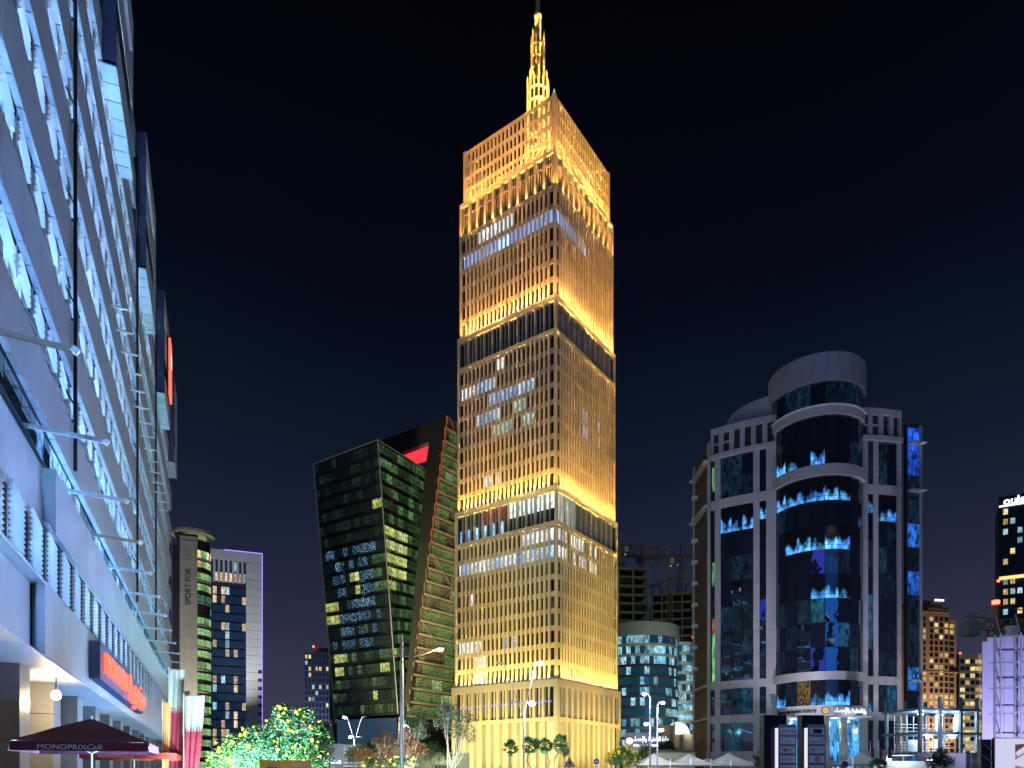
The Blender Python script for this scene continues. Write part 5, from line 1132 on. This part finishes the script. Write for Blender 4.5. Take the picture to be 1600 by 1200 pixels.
tree('flowering_tree', 1191, 34, [(1194, 1182, 11), (1186, 1190, 10), (1200, 1190, 11)], 'thin flowering shrub pressed against the black pylon sign', lf_green, barkd, 1500, .05, 23, flowers=22, group='flowering trees')
tree('small_tree', 1468, 42, [(1468, 1184, 13), (1458, 1192, 10), (1480, 1190, 11), (1470, 1175, 7)], 'dark green small tree before the building site hoarding', lf_dark, barkd, 2200, .06, 27)
tree('garden_tree', 1008, 92, [(1002, 1180, 11), (1014, 1175, 11), (1008, 1168, 8)], 'feathery lit tree below the blue sign board', lf_green, barkm, 1600, .12, 29)
tree('flowering_tree', 620, 52, [(600, 1192, 13), (622, 1194, 13), (640, 1192, 11), (580, 1194, 12)], 'low flowering shrub under the tall orange street lamp', lf_dark, barkd, 2600, .07, 31, flowers=40, group='flowering trees', cat='shrub')
hd = at(755, 1200, 46); hedge = thing('hedge', 'clipped dark hedge with loose tips in front of the gold tower', 'hedge', (hd.x, 46, 0)); mb = MB()
rgh = random.Random(3)
for k in range(15): x = -1.9+k*.28; leaves((x, 0, .9+rgh.uniform(0, .25)), (.34, .5, 1.1+rgh.uniform(-.1, .45)), 320, .07, 200+k, .2, mb=mb)
mb.build('foliage', [lf_dark], hedge); mb = MB(); [mb.tube([(-1.8+k*.4, 0, 0), (-1.8+k*.4, .05, 1.1)], .025, 5) for k in range(10)]; mb.build('stems', barkd, hedge)
hd = at(905, 1200, 70); hedge = thing('hedge', 'low hedge running below the warning sign', 'hedge', (hd.x, 70, 0)); mb = MB()
for k in range(40): leaves((-4+k*.22, 0, .8), (.3, .4, 1.0+rgh.uniform(0, .25)), 120, .08, 300+k, .2, mb=mb)
mb.build('foliage', [lf_dark], hedge)
def palm(px, py, Y, base_px, bend, label, seed, size=1.25):
    c = at(px, py, Y); b = at(base_px, 1200, Y); t = thing('fan_palm', label, 'palm', (b.x, Y, 0), 0, 'fan palms before the gold tower'); g = random.Random(seed); top = Vector((c.x-b.x, 0, c.z-.3))
    m = MB(); m.tube([(0, 0, 0), (bend*.7, 0, top.z*.3), (top.x*.6+bend, 0, top.z*.6), (top.x*.95+bend*.3, 0, top.z*.85), top], [.22, .17, .15, .13, .15], 8); m.build('trunk', barkd, t, smooth=True); f = MB()
    for k in range(46):
        d = Vector((g.gauss(0, 1), g.gauss(0, 1), g.gauss(.25, .75))).normalized(); hub = top+d*size*.55; f.bar(top, hub, .035); s = d.cross(Vector((g.gauss(0, .3), g.gauss(0, .3), 1))).normalized()
        for j in range(-5, 6):
            a = j*.26; e_ = hub+(d*cos(a)+s*sin(a)).normalized()*size*.62*(1-.03*abs(j))+Vector((0, 0, -.10*abs(j)*.4)); w_ = d.cross(s)*.0+(s*cos(a)-d*sin(a)).normalized()*.05*size; mid = hub.lerp(e_, .5); f.quad([hub, mid+w_, e_, mid-w_])
    f.build('crown', lf_palm, t)
palm(797, 1166, 128, 804, -.3, 'short fan palm standing apart before the lit lobby', 1, 1.6); palm(828, 1161, 128, 842, -1.2, 'tall fan palm with a curving trunk behind the forked lamp', 2, 1.75); palm(851, 1162, 128, 845, 1.2, 'fan palm whose trunk leans across to its curving neighbour', 3, 1.7); palm(876, 1159, 128, 872, -1.0, 'fan palm with a kinked trunk before the gold tower corner', 4, 1.75); palm(881, 1171, 130, 878, .5, 'small fan palm tucked under the kinked one', 5, 1.1)
palm(1372, 1192, 72, 1372, .1, 'low fan palm near the white tent', 6, .9); palm(1042, 1170, 140, 1042, .1, 'lit fan palm at the beige arcaded wall', 7, 2.0); palm(577, 1168, 130, 580, .2, 'dark fan palm by the slatted low building', 8, 1.6)

floodlight((at(560, 1200, 50).x, 50, 0), (at(585, 1200, 62).x, 62, 2.5), 6000, (1, .93, .75), 110, 'added floodlight brightening the rust coloured small trees', .2)  # unseen floods added to brighten the roadside trees
floodlight((at(690, 1200, 48).x, 48, 0), (at(690, 1200, 57).x, 57, 4.5), 6500, (.85, 1, .92), 110, 'added floodlight brightening the pale forked tree', .2)
floodlight((at(640, 1200, 49).x, 49, 0), (at(645, 1200, 58).x, 58, 4.5), 5500, (.9, 1, .95), 100, 'added floodlight brightening the dark leafy tree', .2)
floodlight((at(975, 1200, 52).x, 52, 0), (at(975, 1200, 60).x, 60, 2.8), 3500, (.95, 1, .75), 100, 'added floodlight brightening the small round flowering tree', .2)
floodlight((at(815, 1200, 118).x, 118, 0), (at(822, 1200, 128).x, 128, 7), 16000, (.75, 1, .8), 90, 'added floodlight brightening the fan palms', .2)  # palm floods are added too, to bring out the green crowns
floodlight((at(868, 1200, 118).x, 118, 0), (at(872, 1200, 128).x, 128, 7), 16000, (.75, 1, .8), 90, 'added floodlight brightening the kinked fan palm', .2)
t = vlamp(2600, 5, 8.2, ((-.6, 8.8, True),), (), 'added unseen street lamp right of the viewpoint', 1800); t.location = (13, 3, 0)  # unseen lamp added to light pylon plates, flags and trees from the front
# ------------------------------------------------------------------ low street buildings, tents, signs
lb = at(562, 1200, 165); low = thing('low_building', 'grey low building with a white slatted screen and lit lettering', 'building', (lb.x, 165, 0), R(8))
bx('wall', low, lowm, -11, 9, 1, 9, 0, 9.6); 
for k in range(8): bx('slat', low, whitepaint, -3.6, 1.6, .3, .5, 3.4+k*.78, 3.8+k*.78); bx('slat', low, M('yellow_slat', (.5, .44, .25), .6) if k == 0 else bpy.data.materials['yellow_slat'], 3.8, 8.6, .3, .5, 3.4+k*.78, 3.8+k*.78)
for x in (-3.9, 1.7, 8.7): bx('slat_post', low, lowm, x, x+.35, .2, .9, 0, 9.4)
text('sign_letters', arabic('مطعم'), 2.4, emit('small_sign_white', (.75, .8, 1), 2.2), low, (-9.2, .9, 5.0), ext=.03, sxy=(.9, .9), bold=.02)
for k in range(5): bx('shop_window', low, w_cyan, -8+k*3.3, -5.6+k*3.3, .85, .98, .3, 2.5)
lamp('POINT', 'canopy_light', low, (-3, -4, 7), 500, (.8, .88, 1), .3); lamp('POINT', 'canopy_light', low, (6, -5, 7), 500, (1, .85, .5), .3)
gw = at(690, 1200, 150); gar = thing('garden_wall', 'pale garden wall lit yellow green behind the trees', 'wall', (gw.x, 150, 0), R(6)); gwm = M('pale_green_render', (.48, .50, .36), .8)
for k in range(5): bx('wall_panel', gar, gwm, -7+k*2.6, -4.45+k*2.6, 0, .4, 0, 7.0)
bx('gate', gar, pdark, -1.5, 2.2, -.15, -.02, 0, 4.4); lamp('POINT', 'wall_light', gar, (1, -4, 5.5), 700, (.9, 1, .55), .3)
tentm = M('tent_canvas', (.62, .61, .60), .75, var=.08, bump=.1)
def tent(px, Y, half, zp, zr, label):
    p = at(px, 1200, Y); t = thing('peaked_tent', label, 'tent', (p.x, Y, 0), R(8), 'peaked white shade tents'); mb = MB(); n = 9; m_ = 8
    for q in range(4):
        T = Matrix.Rotation(q*pi/2, 4, 'Z')
        for i in range(n):
            for j in range(m_):
                def P(u, v): v = max(v, .015); z = zr+(zp-zr)*(1-v)**1.9; x = (2*u-1)*v*half; y = -v*half*(1-.10*(1-(2*u-1)**2)*v); return T @ Vector((x, y, z))
                mb.quad([P(i/n, j/m_), P(i/n, (j+1)/m_), P((i+1)/n, (j+1)/m_), P((i+1)/n, j/m_)])
        m = MB(); m.tube([T @ Vector((half, half, 0)), T @ Vector((half, half, zr+.8))], .06, 6); m.build('pole', whitepaint, t)
    mb.build('canopy', tentm, t, smooth=True); return t
for px, Y, h, zp, zr, lb_ in ((1021, 84, 3.3, 4.6, 3.1, 'peaked white tent below the paired street lamps'), (1076, 84, 3.6, 4.55, 3.1, 'peaked white tent before the low beige wall'), (1048, 92, 3.2, 4.3, 3.2, 'grey peaked tent between and behind two white ones'), (1138, 84, 3.9, 4.6, 3.05, 'wide peaked white tent at the foot of the curved left wing'), (1105, 93, 3.2, 4.3, 3.2, 'grey peaked tent behind the wide white one'), (1345, 80, 3.0, 4.55, 3.15, 'peaked grey tent before the blue lobby'), (1292, 86, 3.0, 4.0, 3.1, 'low peaked tent seen past the second pylon sign'), (1178, 88, 2.8, 3.9, 3.1, 'small peaked tent by the thin flowering shrub')): tent(px, Y, h, zp, zr, lb_)
pwl = at(1053, 1200, 105); bw = thing('boundary_wall', 'low beige boundary wall with a dark coping behind the tents', 'wall', (pwl.x, 105, 0)); [bx('wall_panel', bw, M('wall_beige', (.40, .38, .30), .8) if k == 0 else bpy.data.materials['wall_beige'], -3.2+k*1.6, -1.62+k*1.6, 0, .3, 0, 5.4) for k in range(4)]; bx('coping', bw, pdark, -3.4, 3.5, -.1, .4, 5.4, 5.75); lamp('POINT', 'wall_light', bw, (-1, -4, 5), 260, (.9, 1, .7), .2)
sh = at(1432, 1200, 74); shl = thing('shelter', 'flat white canopy shelter with cyan glazing', 'shelter', (sh.x, 74, 0)); bx('roof', shl, whitepaint, -3.2, 3.4, -1, 2.5, 2.7, 3.4); [bx('post', shl, whitepaint, x, x+.2, .2, .4, 0, 2.7) for x in (-2.8, 0, 2.8)]; [bx('glazing', shl, a_lobby, -2.6+k*1.35, -1.3+k*1.35, 1.8, 1.86, .2, 2.6) for k in range(4)]; bx('post', shl, whitepaint, -4.1, -3.6, 0, .4, 0, 3.5)
for x in (-3.2, 1.0): pane('ceiling_lamp', shl, bulb_white, (x, -.6, 3.55), 0, (.4, .2, .12))
lamp('POINT', 'shelter_light', shl, (-2, -2.5, 4.2), 300, (.7, .9, 1), .2); lamp('POINT', 'plaza_light', shl, (-9, -2, 5), 700, (.6, .85, 1), .2)
for px, lb_ in ((1360, 'small red flag on a white pole nearest the blue lobby'), (1373, 'small red flag on a white pole between two others'), (1387, 'small red flag on a white pole nearest the corner pier')):
    p = at(px, 1200, 98); t = thing('pole_flag', lb_, 'flag', (p.x, 98, 0), 0, 'small flags on poles'); m = MB(); m.tube([(0, 0, 0), (0, 0, 6.8)], [.07, .05], 6); m.build('pole', whitepaint, t); f = MB()
    for i in range(6): f.quad([(i*.09, .03*sin(i), 5.9-.02*i), (i*.09, .03*sin(i), 4.6-.25*i), ((i+1)*.09, .03*sin(i+1), 4.6-.25*(i+1)), ((i+1)*.09, .03*sin(i+1), 5.9-.02*(i+1))])
    f.build('cloth', fm, t)
# pylon signs with tenant plates
platem = M('plate_grey', (.62, .60, .59), .5, .0, var=.08); pgl = glass('black_glass', (.006, .006, .007), .3, wav=.08, spec=.12); chrome = M('pylon_trim', (.30, .28, .27), .25, .8)
ink = M('ink_navy', (.02, .03, .16), .5); inkr = M('ink_red', (.45, .02, .03), .5); inkg = M('ink_grey', (.18, .16, .15), .5); inko = M('ink_orange', (.8, .25, .05), .5)
def disc(t, x, z, r, mt, y, sx=1.): m = MB(); m.tube([(0, 0, 0), (0, 0, .012)], r, 18); o = m.build('plate_mark', mt, t, (x, y, z), (R(90), 0, 0)); o.scale.x = sx; return o
def pylon(px, off_, label, plates, glow):
    p = at(px, 1200, 25); t = thing('pylon_sign', label, 'sign', (p.x, 25, 0), R(9), 'tenant pylon signs'); bx('slab', t, pgl, -.42, .44, .12, .42, 0, 3.92); x0 = -.26+off_
    bx('plate_frame', t, chrome, x0-.02, x0+.66, -.06, .10, 0, 3.58); bx('edge_light', t, emit('pylon_edge', (.7, .68, 1), 1.2) if glow else bpy.data.materials['pylon_edge'], x0-.07, x0-.025, -.05, .08, .2, 3.45)
    for k, (kind, body, mt) in enumerate(plates):
        z1 = 3.46-k*.33; z0 = z1-.24; xa, xb = x0+.04, x0+.60; bx('plate', t, ink if kind == 'navy' else (inkg if kind == 'dark' else platem), xa, xb, -.085, -.06, z0, z1); zc = (z0+z1)/2; xc = (xa+xb)/2
        if kind == 'black': bx('plate_mark', t, blk, xa+.12, xb-.1, -.095, -.0855, z0+.04, z1-.05); disc(t, xa+.2, zc, .025, inkg, -.096)
        elif kind == 'shield': disc(t, xc, zc, .095, inkr, -.087); text('plate_letters', body, .08, txtw, t, (xc-.075, -.1, zc-.03), ext=.002, bold=.002)
        elif kind == 'ring': disc(t, xa+.13, zc, .055, inkr, -.087); disc(t, xa+.13, zc, .035, platem, -.09); disc(t, xa+.13, zc, .018, inkr, -.093); text('plate_letters', body, .09, mt, t, (xa+.22, -.089, zc-.03), ext=.002)
        elif kind == 'oval': disc(t, xa+.18, zc, .06, inkr, -.087, 1.5); text('plate_letters', body, .05, inkg, t, (xa+.30, -.089, zc), ext=.002); text('plate_letters', body, .05, inkg, t, (xa+.30, -.089, zc-.06), ext=.002)
        elif kind == 'sail': text('plate_letters', body, .072, mt, t, (xa+.03, -.089, zc-.07), ext=.002); m = MB(); m.quad([(0, 0, 0), (.07, 0, -.05), (.05, 0, .03)]); m.quad([(-.03, 0, .05), (.05, 0, .0), (.0, 0, .07)]); m.build('plate_mark', ink, t, (xb-.1, -.088, zc+.03))
        elif kind == 'seal': disc(t, xa+.12, zc, .06, inkg, -.087); text('plate_letters', body, .06, inkg, t, (xa+.21, -.089, zc-.01), ext=.002); bx('plate_mark', t, inkg, xa+.22, xb-.03, -.09, -.0855, zc-.05, zc-.042)
        else: text('plate_letters', body, .095 if len(body) < 9 else .075, mt, t, (xa+(.04 if kind != 'low' else .2), -.089, zc-.03-(.04 if kind == 'low' else 0)), ext=.002, bold=.003 if kind == 'bold' else 0)
    return t
pylon(1214, .30, 'black pylon sign with a red reflection down its tenant plates', [('ring', 'PrimeBank', blk), ('low', 'pwc', blk), ('oval', 'PETRO', inkr), ('ring', 'MOTO', inkr), ('bold', 'VINGTOR', blk), ('navy', 'swissôtel', txtw)], True)
pylon(1273, -.02, 'black pylon sign listing law firms beside an amber lamp', [('black', '', blk), ('sail', 'CREDIT SUISSE', ink), ('seal', 'ALTAMIMI', inkg), ('shield', 'DLF', inkr), ('bold', 'Schlumberger', ink), ('dark', 'K&L GATES', txtw)], False)
pa = at(1287, 1148, 60); t = thing('bollard_lamp', 'small amber lamp on a thin post beside the second pylon sign', 'lamp', (pa.x, 60, 0)); m = MB(); m.tube([(0, 0, 0), (0, 0, pa.z)], .04, 6); m.build('post', black, t); m = MB(); m.tube([(0, 0, pa.z), (0, 0, pa.z+.12), (0, 0, pa.z+.3), (0, 0, pa.z+.4)], [.06, .14, .14, .05], 8); m.build('bulb', emit('amber_lamp', (1, .45, .1), 8), t)
# road signs
srd = M('sign_red', (.55, .02, .03), .45); sbl = M('sign_blue', (.02, .08, .5), .45); swh = M('sign_white', (.8, .78, .76), .45)
def sgn(px, py, Y, name, label): p = at(px, py, Y); t = thing(name, label, 'road sign', (p.x, Y, 0), 0, 'road signs'); m = MB(); m.tube([(0, .03, 0), (0, .03, p.z+.15)], .03, 8); m.build('post', steel, t); return t, p.z
t, z = sgn(890, 1193, 36, 'warning_sign', 'red edged triangular warning sign with a black arrow')
def tri(r, y, mt): m = MB(); q = [(r*1.05*cos(pi/2+i*2*pi/3), r*sin(pi/2+i*2*pi/3)) for i in range(3)]; m.quad([(x, y-.02, zz) for x, zz in q]); m.quad([(x, y, zz) for x, zz in q[::-1]]); [m.quad([(q[i][0], y-.02, q[i][1]), (q[i][0], y, q[i][1]), (q[(i+1) % 3][0], y, q[(i+1) % 3][1]), (q[(i+1) % 3][0], y-.02, q[(i+1) % 3][1])]) for i in range(3)]; m.build('plate', mt, t, (0, 0, z))
tri(.33, 0, srd); tri(.24, -.022, swh); m = MB(); m.quad([(-.03, -.046, -.1), (.03, -.046, -.1), (.03, -.046, .04), (.07, -.046, .04), (0, -.046, .16), (-.07, -.046, .04), (-.03, -.046, .04)]); m.box(-.07, .07, -.047, -.0445, -.04, -.01); m.build('symbol', blk, t, (0, 0, z))
t, z = sgn(932, 1190, 48, 'direction_sign', 'small round blue sign with a white arrow'); disc(t, 0, z, .2, sbl, -.0); m = MB(); m.quad([(-.1, -.02, -.03), (.02, -.02, -.03), (.02, -.02, -.08), (.12, -.02, 0), (.02, -.02, .08), (.02, -.02, .03), (-.1, -.02, .03)]); m.build('symbol', swh, t, (0, 0, z))
t, z = sgn(1320, 1194, 40, 'parking_sign', 'round blue no stopping sign with red ring and cross'); disc(t, 0, z, .19, srd, 0.); disc(t, 0, z, .15, sbl, -.014); [bar('stripe', t, srd, (-.1, -.03, z+s*.1), (.1, -.03, z-s*.1), .035, .006) for s in (-1, 1)]
t = thing('notice_board', 'yellow notice board with a brown rounded badge before the flowering tree', 'sign', (at(446, 1200, 20).x, 20, 0)); ybm = M('yellow_board', (.75, .50, .06), .5, var=.06); bx('board', t, ybm, -.73, .73, -.03, .03, .9, 2.19); [bar('leg', t, steel, (x, .06, 0), (x, .06, 1.5), .06) for x in (-.6, .6)]
m = MB(); m.quad([(x, -.036, zz) for x, zz in ((-.5, 1.7), (-.22, 1.7), (-.14, 1.85), (-.14, 2.0), (-.2, 2.09), (-.46, 2.09), (-.53, 2.0), (-.53, 1.85))]); m.build('badge', M('badge_tan', (.55, .36, .26), .6), t); text('lettering', 'FINITY', .085, blk, t, (-.49, -.04, 1.94), ext=.002, bold=.002)
bx('print', t, M('pale_print', (.75, .52, .25), .6), .18, .66, -.036, -.031, 2.02, 2.15)
lamp('POINT', 'board_light', t, (-.2, -2.2, 1.2), 45, (1, .95, .85), .1)
